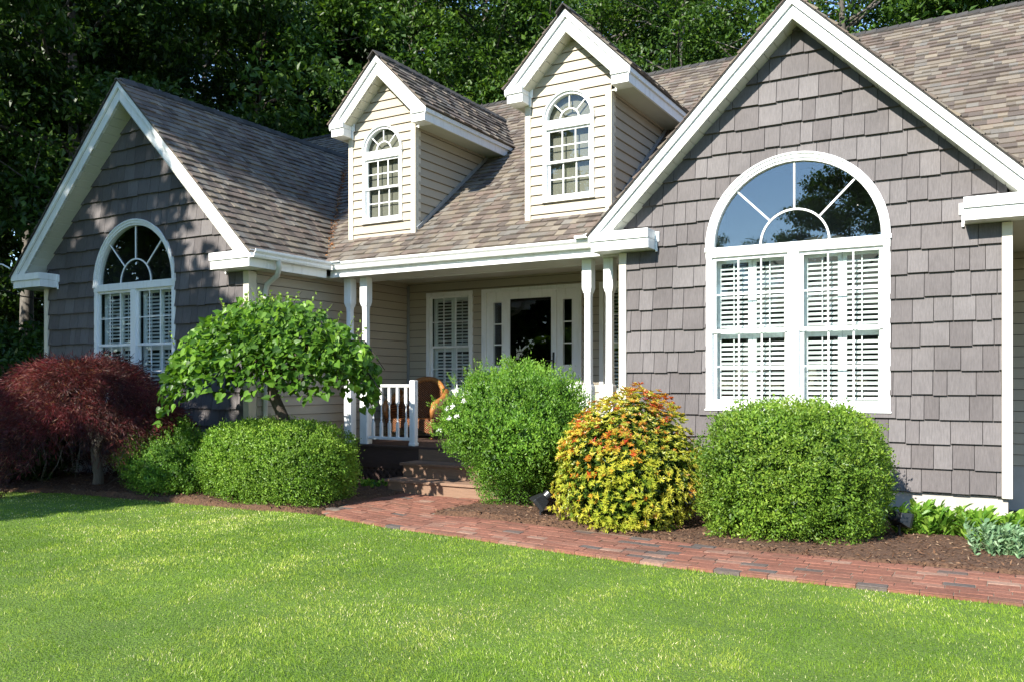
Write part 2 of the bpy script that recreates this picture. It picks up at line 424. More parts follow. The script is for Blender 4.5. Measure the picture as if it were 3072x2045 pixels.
# left boundary follows the valley with the left wing: lower-left corner at x=-8.9, ridge end x=-14.2
polys = [[(-9.2, 0), (-4.2, 0), (-4.2, Lm), (-14.15, Lm), (-14.15, Lm*.97)], [(-4.2, .30), (-1.985, 3.7), (-1.985, Lm), (-4.2, Lm)], [(-1.985, 3.7), (.25, .30), (.25, Lm), (-1.985, Lm)], rect(.25, 6.5, 0, Lm)]
for pl in polys: shingle_field(mb, fr_main, pl, seed=5, vs=0)
roof = mb.build('roof', M['shingle'], house); roof['label'] = 'main roof of mixed tan and grey asphalt shingles'
d = MB()
for pl in polys: d.prism(pl, fr_main, -.10, -.006, .3)
back = [(-14.15, RY, RZ-.02), (6.5, RY, RZ-.02), (6.5, RY+5.6, EZ-.6), (-14.15, RY+5.6, EZ-.6)]
d.add(back+[(a, b, c-.1) for a, b, c in back], [(0, 1, 2, 3), (7, 6, 5, 4), (0, 3, 7, 4), (1, 5, 6, 2)], .4)
d.build('roof_deck', M['shingle'], roof)
def ridge_caps(parent, p0, p1, w=.15, pitch=1.0, seed=1):
    r = random.Random(seed); p0 = Vector(p0); p1 = Vector(p1); L = (p1-p0).length; dr = (p1-p0).normalized(); sd = dr.cross(Z).normalized()
    mb = MB(); n = int(L/.16)
    for i in range(n):
        a = p0+dr*(i*.16); b = a+dr*.26; rv = r.random()
        for s in (-1, 1):
            dn = (sd*s-Z*pitch).normalized()
            up = Z
            q = [a+up*.035, b+up*.012, b+dn*w+up*.012, a+dn*w+up*.035]
            mb.add(q+[p-Z*.018 for p in q], [(0, 1, 2, 3), (7, 6, 5, 4), (0, 4, 5, 1), (1, 5, 6, 2), (2, 6, 7, 3), (3, 7, 4, 0)], rv)
    return mb.build('ridge_cap', M['ridge'], parent)
ridge_caps(roof, (6.4, RY, RZ+.012), (-14.1, RY, RZ+.012), .14, GP, 2)

# ---- gables
def chevron(mb, fr, xc, half, zap, o0, o1, n0, n1, cut=None):
    """two slanted boards under the roof line, vertical offsets o0..o1 below it"""
    for s in (-1, 1):
        P = [(xc, zap-o0), (xc, zap-o1), (xc+s*half, zap-half-o1), (xc+s*half, zap-half-o0)]
        if s > 0: P = P[::-1]
        if s < 0: P = P[:]
        if cut is not None: P = clip(P, 0, -1, -cut)
        if P: mb.prism(P, fr, n0, n1, .5)

def gable_roof(xc, half, zap, Yf, Yw, ret, wall_half, label, seed, soffit_h=.25, back_left=None):
    zt = zap-half; fr = front(Yf)
    ye = EY+(zt-EZ)/GP; yr = EY+(zap-EZ)/GP
    h2 = math.sqrt(.5)
    mb = MB(); dk = MB()
    for s in (1, -1):
        # slope coordinates: u along y, v up the slope
        V_ = Vector((-s*h2, 0, h2)); O = Vector((xc+s*half, 0, zt)); f = slope_frame(O, Y, V_)
        Ls = half/h2
        P = [(Yf-.018, -.02), (max(ye, Yf+.3)+.1, -.02), (yr+.1, Ls), (Yf-.018, Ls)]
        shingle_field(mb, f, P, seed=seed+s)
        dk.prism([(max(a, Yf-.012), b) for a, b in P], f, -.018, -.005, .3)
    rf = mb.build('roof', M['shingle'], house); rf['label'] = label
    dk.build('roof_deck', M['ridge'], rf)
    ridge_caps(rf, (xc, yr+.1, zap+.02), (xc, Yf-.02, zap+.02), .15, 1.0, seed)
    # rake boards: outer drip board and inner board
    rk = MB()
    chevron(rk, fr, xc, half-.012, zap, .004, .125, -.035, 0, None)
    chevron(rk, fr, xc, half-.03, zap, .127, soffit_h, -.07, -.034, zt-.02)
    rk.build('rake_board', M['white'], rf, bevel=.004)
    # rake soffit in panels
    so = MB(); step = .105
    for s in (-1, 1):
        t = 0.0
        while t < half-.06:
            x0 = xc+s*t; x1 = xc+s*min(t+step-.008, half-.05); z0 = zap-soffit_h-t; z1 = zap-soffit_h-min(t+step-.008, half-.05)
            q = [(x0, Yf+.03, z0), (x1, Yf+.03, z1), (x1, Yw+.03, z1), (x0, Yw+.03, z0)]
            if z1 > zt-.12:
                so.add(q+[(a, b, c+.02) for a, b, c in q], [(0, 1, 2, 3), (7, 6, 5, 4), (0, 4, 5, 1), (1, 5, 6, 2), (2, 6, 7, 3), (3, 7, 4, 0)])
            t += step
    for s in (-1, 1):
        q = [(xc, Yf+.03, zap-soffit_h+.012), (xc+s*(half-.05), Yf+.03, zap-soffit_h-half+.062), (xc+s*(half-.05), Yw+.03, zap-soffit_h-half+.062), (xc, Yw+.03, zap-soffit_h+.012)]
        if q[1][2] < zt-.1:
            k = (half-.05)-(zt-.1-q[1][2]); q[1] = (xc+s*k, Yf+.03, zap-soffit_h+.012-k); q[2] = (xc+s*k, Yw+.03, zap-soffit_h+.012-k)
        so.add(q, [(0, 1, 2, 3)])
    so.build('rake_soffit', M['soffit'], rf)
    # eave returns
    for s in (-1, 1):
        rt = MB(); xa, xb = xc+s*(half-.005), xc+s*(half-ret)
        x0, x1 = min(xa, xb), max(xa, xb)
        rt.box(x0, x1, Yf-.002, Yw-.005, zt-.085, zt+.022)
        xa2 = xc+s*(half-.035)
        rt.box(min(xa2, xb+s*.004), max(xa2, xb+s*.004), Yf+.02, Yw-.008, zt-.205, zt-.087)
        rt.box(min(xb, xb-s*.05), max(xb, xb-s*.05), Yw-.05, Yw-.03, zt-.11, zt+.01)
        rt.box(min(xb, xb-s*.025), max(xb, xb-s*.025), Yw-.048, Yw-.028, zt-.23, zt-.112)
        rt.build('eave_return', M['white'], rf, bevel=.004)
    # side eaves running back to the main roof
    for s in (-1, 1):
        ev = MB(); es = MB(); yb = max(ye, Yf+.3)+.06
        if half > 1.5 and s < 0: yb = yr
        xo = xc+s*(half-.006); xi = xc+s*(half-.03)
        ev.box(min(xo, xi), max(xo, xi), Yw-.004, yb, zt-.085, zt-.012)
        xo = xc+s*(half-.034); xi = xc+s*(half-.06)
        ev.box(min(xo, xi), max(xo, xi), Yw-.006, yb, zt-.205, zt-.08)
        xw = xc+s*wall_half
        es.box(min(xi, xw), max(xi, xw), Yw-.003, yb, zt-.2, zt-.18)
        ev.build('eave_fascia', M['white'], rf); es.build('eave_soffit', M['soffit'], rf)
    return rf

LG = dict(xc=-11.565, half=2.80, zap=4.58, Yf=8.15, Yw=8.5, soffit_h=.325)
RG = dict(xc=-1.985, half=2.41, zap=4.21, Yf=9.45, Yw=9.74, soffit_h=.275)
rf_l = gable_roof(ret=.80, wall_half=2.44, label='left wing roof of dark blue-grey looking shingles in tree shade', seed=21, **LG)
rf_r = gable_roof(ret=.775, wall_half=2.04, label='steep roof over the right gable, seen edge on', seed=31, **RG)

def trim(mb, x0, x1, y, z0, z1, t=.028): mb.box(x0, x1, y-t, y+.02, z0, z1)

# ---- windows
def window(xc, yw, w, zb, za, arch, units, cols, rows, zm, shutter=True, shade=False, label=None, casing=.07, arch_c=.09, transom=.11, depth_room=.9, zt=None, mull=.12):
    """w: outer half width; zb: bottom; za: top of the sash area; arch springs from za"""
    fr = front(yw); P = MB()
    P.box(xc-w, xc-w+casing, yw-.035, yw+.06, zb, za-(transom if arch else 0)); P.box(xc+w-casing, xc+w, yw-.035, yw+.06, zb, za-(transom if arch else 0))
    P.box(xc-w+casing, xc+w-casing, yw-.037, yw+.06, zb, zb+casing*.8)
    P.box(xc-w-.012, xc+w+.012, yw-.05, yw-.0, zb-.018, zb-.001)
    if arch:
        P.box(xc-w, xc+w, yw-.04, yw+.06, za-transom, za)
        n = 28; Ro, Ri = w+.004, w-arch_c
        for lo, hi, nn in ((Ri, Ri+.03, .022), (Ri+.03, Ro-.022, .036), (Ro-.022, Ro, .05)):
            for i in range(n):
                a, b = math.pi*i/n, math.pi*(i+1)/n
                P.prism([(xc+hi*math.cos(a), za+hi*math.sin(a)), (xc+hi*math.cos(b), za+hi*math.sin(b)), (xc+lo*math.cos(b), za+lo*math.sin(b)), (xc+lo*math.cos(a), za+lo*math.sin(a))], fr, -.06, nn)
        for s in (-1, 1):
            P.box(min(xc+s*(w+.012), xc+s*(w-.05)), max(xc+s*(w+.012), xc+s*(w-.05)), yw-.052, yw, za-.045, za+.004)
        top = za-transom
    else:
        P.box(xc-w, xc+w, yw-.038, yw+.06, za, za+casing); top = za
    win = P.build('window', M['white'], house, bevel=.003)
    if label: win['label'] = label
    S = MB(); GL = MB(); SH = MB(); RM = MB()
    inner = 2*(w-casing); uw = (inner-(units-1)*mull)/units; y_in = yw+.06
    for k in range(units):
        x0 = xc-w+casing+k*(uw+mull); x1 = x0+uw; z0 = zb+casing*.8; z1 = top
        if k: P2 = S; S.box(x0-mull, x0, yw-.036, yw+.06, z0, z1)
        sf = .042 if units > 1 or w > .6 else .034
        for lo, hi, yy in ((z0, zm+.02, yw+.022), (zm-.02, z1, yw-.006)):
            S.box(x0, x0+sf, yy, yy+.03, lo, hi); S.box(x1-sf, x1, yy, yy+.03, lo, hi)
            S.box(x0+sf, x1-sf, yy-.001, yy+.03, lo, lo+(sf if lo > z0 else sf*1.25)); S.box(x0+sf, x1-sf, yy-.001, yy+.03, hi-sf*.9, hi)
            gx0, gx1, gz0, gz1 = x0+sf, x1-sf, lo+sf, hi-sf*.9
            GL.box(gx0-.01, gx1+.01, yy+.012, yy+.016, gz0-.01, gz1+.01)
            for i in range(1, cols): xx = gx0+(gx1-gx0)*i/cols; S.box(xx-.009, xx+.009, yy+.003, yy+.011, gz0, gz1)
            for j in range(1, rows): zz = gz0+(gz1-gz0)*j/rows; S.box(gx0, gx1, yy+.005, yy+.0115, zz-.008, zz+.008)
        if shutter:
            ys = yw+.115; q = (x0+.02, (x0+x1)/2, x1-.02)
            for a, b in ((q[0], q[1]), (q[1], q[2])):
                st = .045
                SH.box(a+.002, a+st, ys, ys+.03, z0, z1); SH.box(b-st, b-.002, ys, ys+.03, z0, z1)
                for lo, hi in ((z0, zm-.02), (zm-.02, z1)):
                    SH.box(a+st, b-st, ys+.001, ys+.03, lo, lo+.05); SH.box(a+st, b-st, ys+.001, ys+.03, hi-.06, hi)
                    zz = lo+.075
                    while zz < hi-.07:
                        an = R_(30); dy = .029*math.cos(an); dz = .029*math.sin(an)
                        SH.beam((a+st, ys+.015, zz), (b-st, ys+.015, zz), .053, .008, up=(0, -math.sin(an), math.cos(an)))
                        zz += .056
                    SH.box((a+b)/2-.005, (a+b)/2+.005, ys-.026, ys-.016, lo+.06, hi-.07)
            SH.box(x0-.0, x0+.02, ys-.005, ys+.04, z0, z1); SH.box(x1-.02, x1, ys-.005, ys+.04, z0, z1)
    if arch:
        Ri = w-arch_c; yy = yw+.012
        n = 24; MB().prism([(xc+(Ri+.01)*math.cos(math.pi*i/n), za+(Ri+.01)*math.sin(math.pi*i/n)) for i in range(n+1)], front(yy+.016), 0, .004).build('arch_glass', M['glass_plain' if shade else 'glass_arch'], win)
        ri = Ri*.40; mw = .012 if w > .6 else .009; rw = ri+.022 if w > .6 else ri+.02
        for i in range(n):
            a, b = math.pi*i/n, math.pi*(i+1)/n
            S.prism([(xc+rw*math.cos(a), za+rw*math.sin(a)), (xc+rw*math.cos(b), za+rw*math.sin(b)), (xc+ri*math.cos(b), za+ri*math.sin(b)), (xc+ri*math.cos(a), za+ri*math.sin(a))], front(yy+.006), -.004, .008)
        for t in (45, 90, 135):
            c, s_ = math.cos(R_(t)), math.sin(R_(t))
            S.beam((xc+c*(ri+.008), yy+.004, za+s_*(ri+.008)), (xc+c*(Ri+.004), yy+.004, za+s_*(Ri+.004)), mw*1.7, .012, up=(0, 1, 0))
    S.build('sash', M['white'], win, bevel=.002); GL.build('glass', M['glass_plain' if shade else 'glass'], win)
    if shutter: SH.build('shutter', M['white'], win, bevel=0)
    # added dark box behind the panes, blocks light and stands in for the room
    zh = (za+w) if arch else za+.02
    if shade:
        q = arch_poly(xc, w-.02, zb+.02, za) if arch else rect(xc-w+.02, xc+w-.02, zb+.02, za)
        MB().prism(q, front(yw+.085), -.01, 0).build('window_shade', M['shade'], win)
    yb = yw+.105+(0 if shade else depth_room); x0, x1, z0, z1 = xc-w-.05, xc+w+.05, zb-.05, zh+.05
    y0 = yw+.10
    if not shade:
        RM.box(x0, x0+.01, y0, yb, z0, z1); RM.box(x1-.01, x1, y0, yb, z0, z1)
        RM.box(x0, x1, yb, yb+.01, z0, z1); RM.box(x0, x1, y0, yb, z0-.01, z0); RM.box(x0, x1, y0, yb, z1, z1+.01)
        RM.build('dark_room_box', M['room'], win)
    return win

WR = dict(xc=-2.02, yw=RG['Yw'], w=.985, zb=-.29, za=1.56, zm=.60)
WL = dict(xc=-11.635, yw=LG['Yw'], w=.965, zb=-.29, za=1.56, zm=.60)
window(arch=True, units=2, cols=3, rows=2, label='wide double window with a half-round top in the right gable', **WR)
window(arch=True, units=2, cols=3, rows=2, label='wide double window with a half-round top in the shaded left gable', **WL)

# ---- gable walls of staggered shakes
def gable_wall(g, x0, x1, win, label, seed):
    zs = g['zap']-g['soffit_h']+.015; xc = g['xc']
    P = [(x0, -1.12), (x1, -1.12), (x1, zs-(x1-xc)), (xc, zs), (x0, zs-(xc-x0))]
    hole = arch_poly(win['xc'], win['w']-.006, win['zb']+.004, win['za'])
    siding('gable_wall', front(g['Yw']), P, [hole], .2495, -1.103, 'shake', house, 'shake', label, seed)
gable_wall(RG, -4.03, .02, WR, 'sunlit right gable wall of grey-brown staggered shakes', 4)
gable_wall(LG, -13.86, -9.18, WL, 'shaded left gable wall of grey-brown staggered shakes', 8)
# corner boards
for (x0, x1, y, zt) in ((-.024, .069, RG['Yw'], 1.585), (-4.09, -3.995, RG['Yw'], 1.585), (-13.93, -13.83, LG['Yw'], 1.57), (-9.225, -9.115, LG['Yw'], 1.57)):
    mb = MB(); mb.box(x0, x1, y-.045, y+.01, -1.13, zt)
    if x0 < -13.9: mb.box(x0, x0+.02, y+.01, y+.11, -1.13, zt)
    else: mb.box(x1-.02, x1, y+.01, y+.11, -1.13, zt)
    mb.build('corner_board', M['cream'], house, bevel=.004)
# foundation
for q in ((-4.03, .03, RG['Yw']+.02, 12.0, -1.8, -1.12), (-13.88, -9.16, LG['Yw']+.03, 14, -1.8, -1.12), (.04, 7, 12.13, 12.4, -1.8, -1.0)):
    MB().box(*q).build('foundation', M['concrete'], house)

# ---- other walls: wing side wall, porch back wall, hidden sides
siding('side_wall', side(-9.12), rect(8.6, 12.1, -1.12, 1.9), [], .1325, -1.12, 'clap', house, 'clap', 'cream clapboard side wall of the left wing', 2)
PB = 12.12
Wp1 = dict(xc=-8.225, yw=PB, w=.475, zb=-.20, za=1.49, zm=.63)
Wp2 = dict(xc=-4.95, yw=PB, w=.475, zb=-.20, za=1.49, zm=.63)
holes = [rect(Wp1['xc']-.45, Wp1['xc']+.45, -.18, 1.52), rect(Wp2['xc']-.45, Wp2['xc']+.45, -.18, 1.52), rect(-7.52, -5.77, -.93, 1.53)]
siding('porch_wall', front(PB), rect(-9.12, -4.0, -.93, 1.9), holes, .1325, -.93, 'clap', house, 'clap', 'cream clapboard wall at the back of the porch', 6)
window(arch=False, units=1, cols=3, rows=2, label='shuttered porch window left of the front door', **Wp1)
window(arch=False, units=1, cols=3, rows=2, label='shuttered porch window right of the front door, half behind the posts', **Wp2)
siding('recessed_wall', front(12.12), rect(.0, 7, -1.0, 1.9), [], .1325, -1.0, 'clap', house, 'clap', 'shaded clapboard wall set back at the right edge', 16)
w = MB()
w.box(-4.08, -4.06, RG['Yw']+.03, 12.1, -1.12, 1.9); w.box(.04, .06, RG['Yw']+.03, 12.1, -1.12, 1.9)
w.box(-13.9, -13.87, LG['Yw']+.1, 19.5, -1.12, 1.7); w.box(-14, 6.5, 19.5, 19.6, -1.3, 1.9); w.box(6.4, 6.5, 12.4, 19.5, -1.3, 5)
w.build('side_wall', M['clap'], house)
# end gable infill under main roof
MB().prism([(EY+.6, 1.5), (RY+5, 1.5), (RY, RZ-.15)], (Vector((-14.0, 0, 0)), Y, Z, -X), -.02, .0).build('end_wall', M['clap'], house)

# ---- front door with sidelights
dr = MB(); y = PB
dr.box(-7.56, -7.47, y-.05, y+.05, -.9, 1.56); dr.box(-5.81, -5.72, y-.05, y+.05, -.9, 1.56); dr.box(-7.47, -5.81, y-.052, y+.05, 1.50, 1.56)
dr.box(-7.47, -5.81, y-.02, y+.05, 1.44, 1.50)
for (x0, x1, g0, g1) in ((-7.47, -7.12, -7.345, -7.185), (-6.16, -5.81, -6.055, -5.90)):
    dr.box(x0, g0, y-.02, y+.04, -.9, 1.44); dr.box(g1, x1, y-.02, y+.04, -.9, 1.44)
    dr.box(g0, g1, y-.018, y+.04, 1.33, 1.44); dr.box(g0, g1, y-.018, y+.04, -.9, .30)
    for zz in (.64, .98): dr.box(g0, g1, y+.0, y+.02, zz-.011, zz+.011)
    dr.box(g0-.015, g1+.015, y-.028, y-.012, .285, .30); dr.box(g0-.015, g1+.015, y-.028, y-.012, 1.33, 1.345)
    dr.box(x0+.05, x1-.05, y-.026, y-.014, -.6, .1)
frm = dr.build('door_frame', M['white'], house, bevel=.003)
for g0, g1 in ((-7.345, -7.185), (-6.055, -5.90)): MB().box(g0, g1, y+.012, y+.016, .30, 1.33).build('sidelight_glass', M['glass'], frm)
dm = MB(); a, b = -7.12, -6.16
dm.box(a, a+.105, y-.045, y-.005, -.88, 1.5); dm.box(b-.095, b, y-.045, y-.005, -.88, 1.5); dm.box(a+.105, b-.095, y-.046, y-.005, 1.375, 1.5); dm.box(a+.105, b-.095, y-.046, y-.005, -.88, -.7)
dm.box(a-.02, b+.09, y-.075, y-.046, 1.485, 1.51)
door = dm.build('storm_door', M['white'], house, bevel=.003)
MB().box(a+.1, b-.09, y-.026, y-.02, -.71, 1.38).build('glass', M['dglass'], door)
hd = MB(); hd.box(b-.062, b-.032, y-.056, y-.044, .17, .50); hd.tube([(b-.047, y-.05, .37), (b-.047, y-.10, .37), (b-.16, y-.10, .365)], .011); hd.tube([(b-.047, y-.05, .44), (b-.047, y-.07, .44)], .012)
hd.build('handle', M['black'], door)
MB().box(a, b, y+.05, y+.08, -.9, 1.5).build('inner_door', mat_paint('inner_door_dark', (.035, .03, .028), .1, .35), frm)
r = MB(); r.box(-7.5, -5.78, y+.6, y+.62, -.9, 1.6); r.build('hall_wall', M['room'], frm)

# ---- porch: deck, steps, lattice, ceiling, posts, railings
DZ = -.90; DY = 9.86
mb = MB(); yy = DY; rr.seed(3)
while yy < PB:
    x = -9.1
    mb.box(-9.1, -4.1, yy, min(yy+.138, PB), DZ-.03, DZ, rr.random()); yy += .145
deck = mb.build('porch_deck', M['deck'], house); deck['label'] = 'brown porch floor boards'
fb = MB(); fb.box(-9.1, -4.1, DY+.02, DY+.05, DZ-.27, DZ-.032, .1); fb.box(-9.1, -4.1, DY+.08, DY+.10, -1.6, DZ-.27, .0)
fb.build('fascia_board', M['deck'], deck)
lt = MB()
lx0, lx1, lz0, lz1 = -9.1, -7.22, -1.47, DZ-.27
cell = rect(lx0, lx1, lz0, lz1)
for s in (1, -1):
    t = lx0-1
    while t < lx1+1:
        q = [(t, lz0), (t+.05, lz0), (t+.05+s*.6, lz0+.6), (t+s*.6, lz0+.6)]
        c = inter(q, cell)
        if c: lt.prism(c, front(DY+.06), 0 if s > 0 else .009, .008 if s > 0 else .017, rr.random()*.4)
        t += .115
lt.box(lx0, lx1, DY+.03, DY+.05, lz1-.06, lz1+.0, .1)
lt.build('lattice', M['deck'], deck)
st = MB(); sx0, sx1 = -7.25, -5.45
S2, S1 = -1.09, -1.285; F2, F1 = 9.47, 9.13
for (z, f, bck) in ((S2, F2, DY+.02), (S1, F1, F2+.04)):
    n = 3 if z == S2 else 2; w_ = (bck-f)/n
    for i in range(n): st.box(sx0-.02, sx1+.02, f+i*w_, f+(i+1)*w_-.006, z-.035, z, rr.random())
st.box(sx0+.02, sx1-.02, F2+.03, F2+.05, S1, S2-.036, .4); st.box(sx0+.02, sx1-.02, F1+.03, F1+.05, G-.05, S1-.036, .5)
st.box(sx0+.021, sx1-.021, DY+.0, DY+.02, S2, DZ-.031, .3)
for xx in (sx0, sx1-.04): st.box(xx, xx+.04, F2+.05, DY, G-.05, S2-.036, .2); st.box(xx, xx+.04, F1+.05, F2+.05, G-.05, S1-.036, .2)
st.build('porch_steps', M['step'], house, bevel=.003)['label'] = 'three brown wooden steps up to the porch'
# porch eave: fascia, frieze strip, soffit, beam, ceiling
x0, x1 = -8.80, RG['xc']-RG['half']+.04; pe = MB()
pe.box(x0, x1, 9.77, 9.80, 1.585, 1.79); pe.box(x0+.06, x1, 9.755, 9.77, 1.585, 1.625)
pe.build('eave_fascia', M['white'], roof)
MB().box(-9.1, -4.05, 10.42, 10.45, 1.585, 1.76).build('porch_beam', M['white'], roof)
MB().box(RG['xc']+RG['half']-.1, 7, 9.77, 9.80, 1.585, 1.79).build('eave_fascia', M['white'], roof)
so = MB(); yy = 9.80
while yy < 10.42: so.box(-9.1, -4.05, yy, min(yy+.095, 10.42), 1.589, 1.60); yy += .10
so.box(-9.1, -4.05, 9.8, 10.42, 1.60, 1.62); so.build('eave_soffit', M['soffit'], roof)
MB().box(-9.1, -4.05, 10.45, PB, 1.75, 1.77).build('porch_ceiling', M['soffit'], roof)
MB().box(.05, 7, 9.8, 12.1, 1.6, 1.62).build('porch_ceiling', M['soffit'], roof)
def post(x, y):
    a = .066; b = DZ; t = 1.588; h = t-b
    prof = [(a, 0), (a, .84), (a*.94, .87), (a*.72, .90), (a*.70, .92)]
    prof2 = [(a*.70, .92), (a*.66, .95), (a*.60, h-.50), (a*.66, h-.44), (a*.70, h-.43)]
    prof3 = [(a*.78, h-.43), (a*.84, h-.41), (a, h-.37), (a, h)]
    mb = MB(); mb.lathe(prof, (x, y, b), 4, square=True)
    mb.lathe([(q*1.05, z) for q, z in prof2], (x, y, b), 8)
    mb.lathe([(q*1.0, z) for q, z in prof2], (x, y, b), 4, square=True)
    mb.lathe(prof3, (x, y, b), 4, square=True)
    return mb.build('porch_post', M['white'], house, bevel=.005)
for x in (-8.64, -8.33, -4.65, -4.35): post(x, 10.03)
def baluster(mb, x, y, z0, z1):
    h = z1-z0; a = .019
    mb.box(x-a, x+a, y-a, y+a, z0, z0+h*.28)
    mb.lathe([(a*.9, 0), (a*1.0, .015), (a*.5, .03), (a*.85, .06), (a*.6, .09), (a*.62, .1), (a*.5, h*.34), (a*.9, h*.36), (a*.55, h*.38)], (x, y, z0+h*.28), 8)
    mb.box(x-a, x+a, y-a, y+a, z0+h*.66, z1)
def railing(xa, xb, newel_x, y=10.0):
    rl = MB().box(xa, xb, y-.035, y+.035, -.05, -.01).build('railing', M['white'], house, bevel=.006)
    MB().box(xa, xb, y-.025, y+.025, DZ+.075, DZ+.12).build('bottom_rail', M['white'], rl, bevel=.006)
    nb = MB(); nb.box(newel_x-.047, newel_x+.047, y-.047, y+.047, DZ, .05); nb.box(newel_x-.055, newel_x+.055, y-.055, y+.055, DZ, DZ+.05)
    nb.build('newel_post', M['white'], rl, bevel=.012)
    n = max(2, int(round((xb-xa)/.165)))
    for i in range(n):
        b = MB(); baluster(b, xa+(i+.5)*(xb-xa)/n, y, DZ+.12, -.05); b.build('baluster', M['white'], rl)
railing(-8.24, -7.48, -7.42)
railing(-5.42, -4.74, -5.48)

# ---- gutters and downspout
def gutter(p0, p1, outv, name='gutter'):
    p0 = Vector(p0); p1 = Vector(p1); o = Vector(outv); mb = MB()
    prof = [(0, -.0), (0, -.11), (.07, -.11), (.085, -.085), (.085, -.06), (.115, -.03), (.115, 0), (.105, 0), (.105, -.025), (.075, -.055), (.075, -.09), (.01, -.10), (.01, 0)]
    vs = [p+o*a+Z*b for p in (p0, p1) for a, b in prof]; n = len(prof)
    mb.add(vs, [(i, (i+1) % n, n+(i+1) % n, n+i) for i in range(n)]+[tuple(range(n))[::-1], tuple(range(n, 2*n))])
    return mb
g = gutter((-8.765, 8.15, 1.80), (-8.765, 9.655, 1.80), (1, 0, 0)); 
g.build('gutter', M['white'], rf_l)
g = gutter((-8.764, 9.765, 1.80), (-4.42, 9.765, 1.80), (0, -1, 0)); g.box(-8.70, -8.5, 9.62, 9.78, 1.79, 1.805)
g.box(-4.65, -4.40, 9.60, 9.8, 1.80, 1.835); g.tube([(-4.55, 9.7, 1.83), (-4.45, 9.7, 1.87)], .03)
g.build('gutter', M['white'], roof)
ds = MB()
ds.tube([(-8.72, 8.62, 1.71), (-8.72, 8.64, 1.60), (-8.80, 8.68, 1.50), (-9.03, 8.72, 1.40), (-9.07, 8.72, 1.30), (-9.07, 8.72, -1.25), (-9.0, 8.66, -1.36)], .038, 10)
ds.build('downspout', M['soffit'], house, smooth=True)
MB().beam((-9.08, 12.08, -.9), (-9.08, 12.08, 1.7), .035, .035, up=(0, 1, 0)).build('corner_board', M['metal'], house)
# outlet box on the left gable wall with a cord
ob = MB(); ob.box(-9.62, -9.50, LG['Yw']-.055, LG['Yw']-.02, -1.02, -.82)
oo = ob.build('outlet_plate', M['white'], house, bevel=.005); oo['label'] = 'white outdoor outlet plate low on the left gable wall'
ob = MB(); ob.box(-9.60, -9.53, LG['Yw']-.10, LG['Yw']-.056, -.94, -.86); ob.tube([(-9.57, LG['Yw']-.08, -.93), (-9.60, LG['Yw']-.09, -1.1), (-9.58, LG['Yw']-.06, -1.4)], .006)
ob.build('plug_and_cord', M['black'], oo)
at = MB(); at.tube([(-14.30, 8.1, 1.90), (-14.42, 8.05, 1.97), (-14.62, 8.0, 2.0)], .013); at.tube([(-14.62, 8.0, 1.96), (-14.62, 8.0, 2.06)], .03)
at.build('eave_bracket', M['white'], rf_l)
lb = MB(); lb.box(-14.02, -13.9, LG['Yw']+.02, LG['Yw']+.14, 1.28, 1.31); lb.tube([(-13.98, LG['Yw']+.08, 1.28), (-13.98, LG['Yw']+.08, 1.18)], [.05, .025])
lb.build('wall_lamp', M['white'], house)

# ---- dormers
def dormer(xc, label, seed):
    g = dict(xc=xc, half=.915, zap=4.895, Yf=9.95, Yw=10.21, soffit_h=.315)
    zt = g['zap']-g['half']
    rf = gable_roof(ret=.275, wall_half=.55, label='small gable roof of the '+label, seed=seed, **g)
    win = dict(xc=xc-.065, yw=g['Yw'], w=.375, zb=2.445, za=3.52, zm=2.965)
    hole = arch_poly(win['xc'], .36, win['zb']+.02, win['za'], 12)
    zs = g['zap']-.30; x0, x1 = xc-.72+.09, xc+.56-.085
    P = [(xc-.71, 2.17), (xc+.55, 2.17), (xc+.55, zs-.55), (xc, zs), (xc-.71, zs-.71)]
    dw = siding('dormer_wall', front(g['Yw']), P, [hole], .1325, 2.279-.1325, 'clap', house, 'clap', label, seed)
    window(arch=True, units=1, cols=3, rows=2, shutter=False, shade=True, label='narrow arched window of the '+label, casing=.05, arch_c=.05, transom=.12, **win)
    t = MB(); t.box(xc-.72, xc-.635, g['Yw']-.03, g['Yw']+.02, 2.2, zt-.2); t.box(xc-.725, xc-.70, g['Yw']+.02, g['Yw']+.10, 2.2, zt-.2); t.build('corner_board', M['cream'], dw, bevel=.003)
    t = MB(); t.box(xc+.475, xc+.56, g['Yw']-.03, g['Yw']+.02, 2.2, zt-.2); t.box(xc+.54, xc+.565, g['Yw']+.02, g['Yw']+.10, 2.2, zt-.2); t.build('corner_board', M['cream'], dw, bevel=.003)
    for s, xx in ((1, xc+.56), (-1, xc-.72)):
        yt = EY+(zt-.19-EZ)/GP+.1
        P = [(g['Yw']+.05, 2.15), (yt, zt-.19), (g['Yw']+.05, zt-.19)]
        fr = side(xx-.012) if s > 0 else (Vector((xx+.012, 0, 0)), Y, Z, -X)
        siding('cheek_wall', fr, P, [], .1325, 2.279-.1325, 'clap', dw, 'clap', None, seed+s)
        fl = MB(); u = Vector((0, cm, GP*cm)); nn = Vector((0, -GP*cm, cm))
        a = Vector((xx+s*.018, g['Yw']+.03, EZ+GP*(g['Yw']+.03-EY)))+nn*.045; fl.beam(a, a+u*((yt-g['Yw'])/cm), .02, .05, up=nn)
        fl.build('flashing', M['metal'], dw)
    return rf
dormer(-8.083, 'left dormer with cream clapboards', 41)
dormer(-4.955, 'right dormer with cream clapboards', 51)

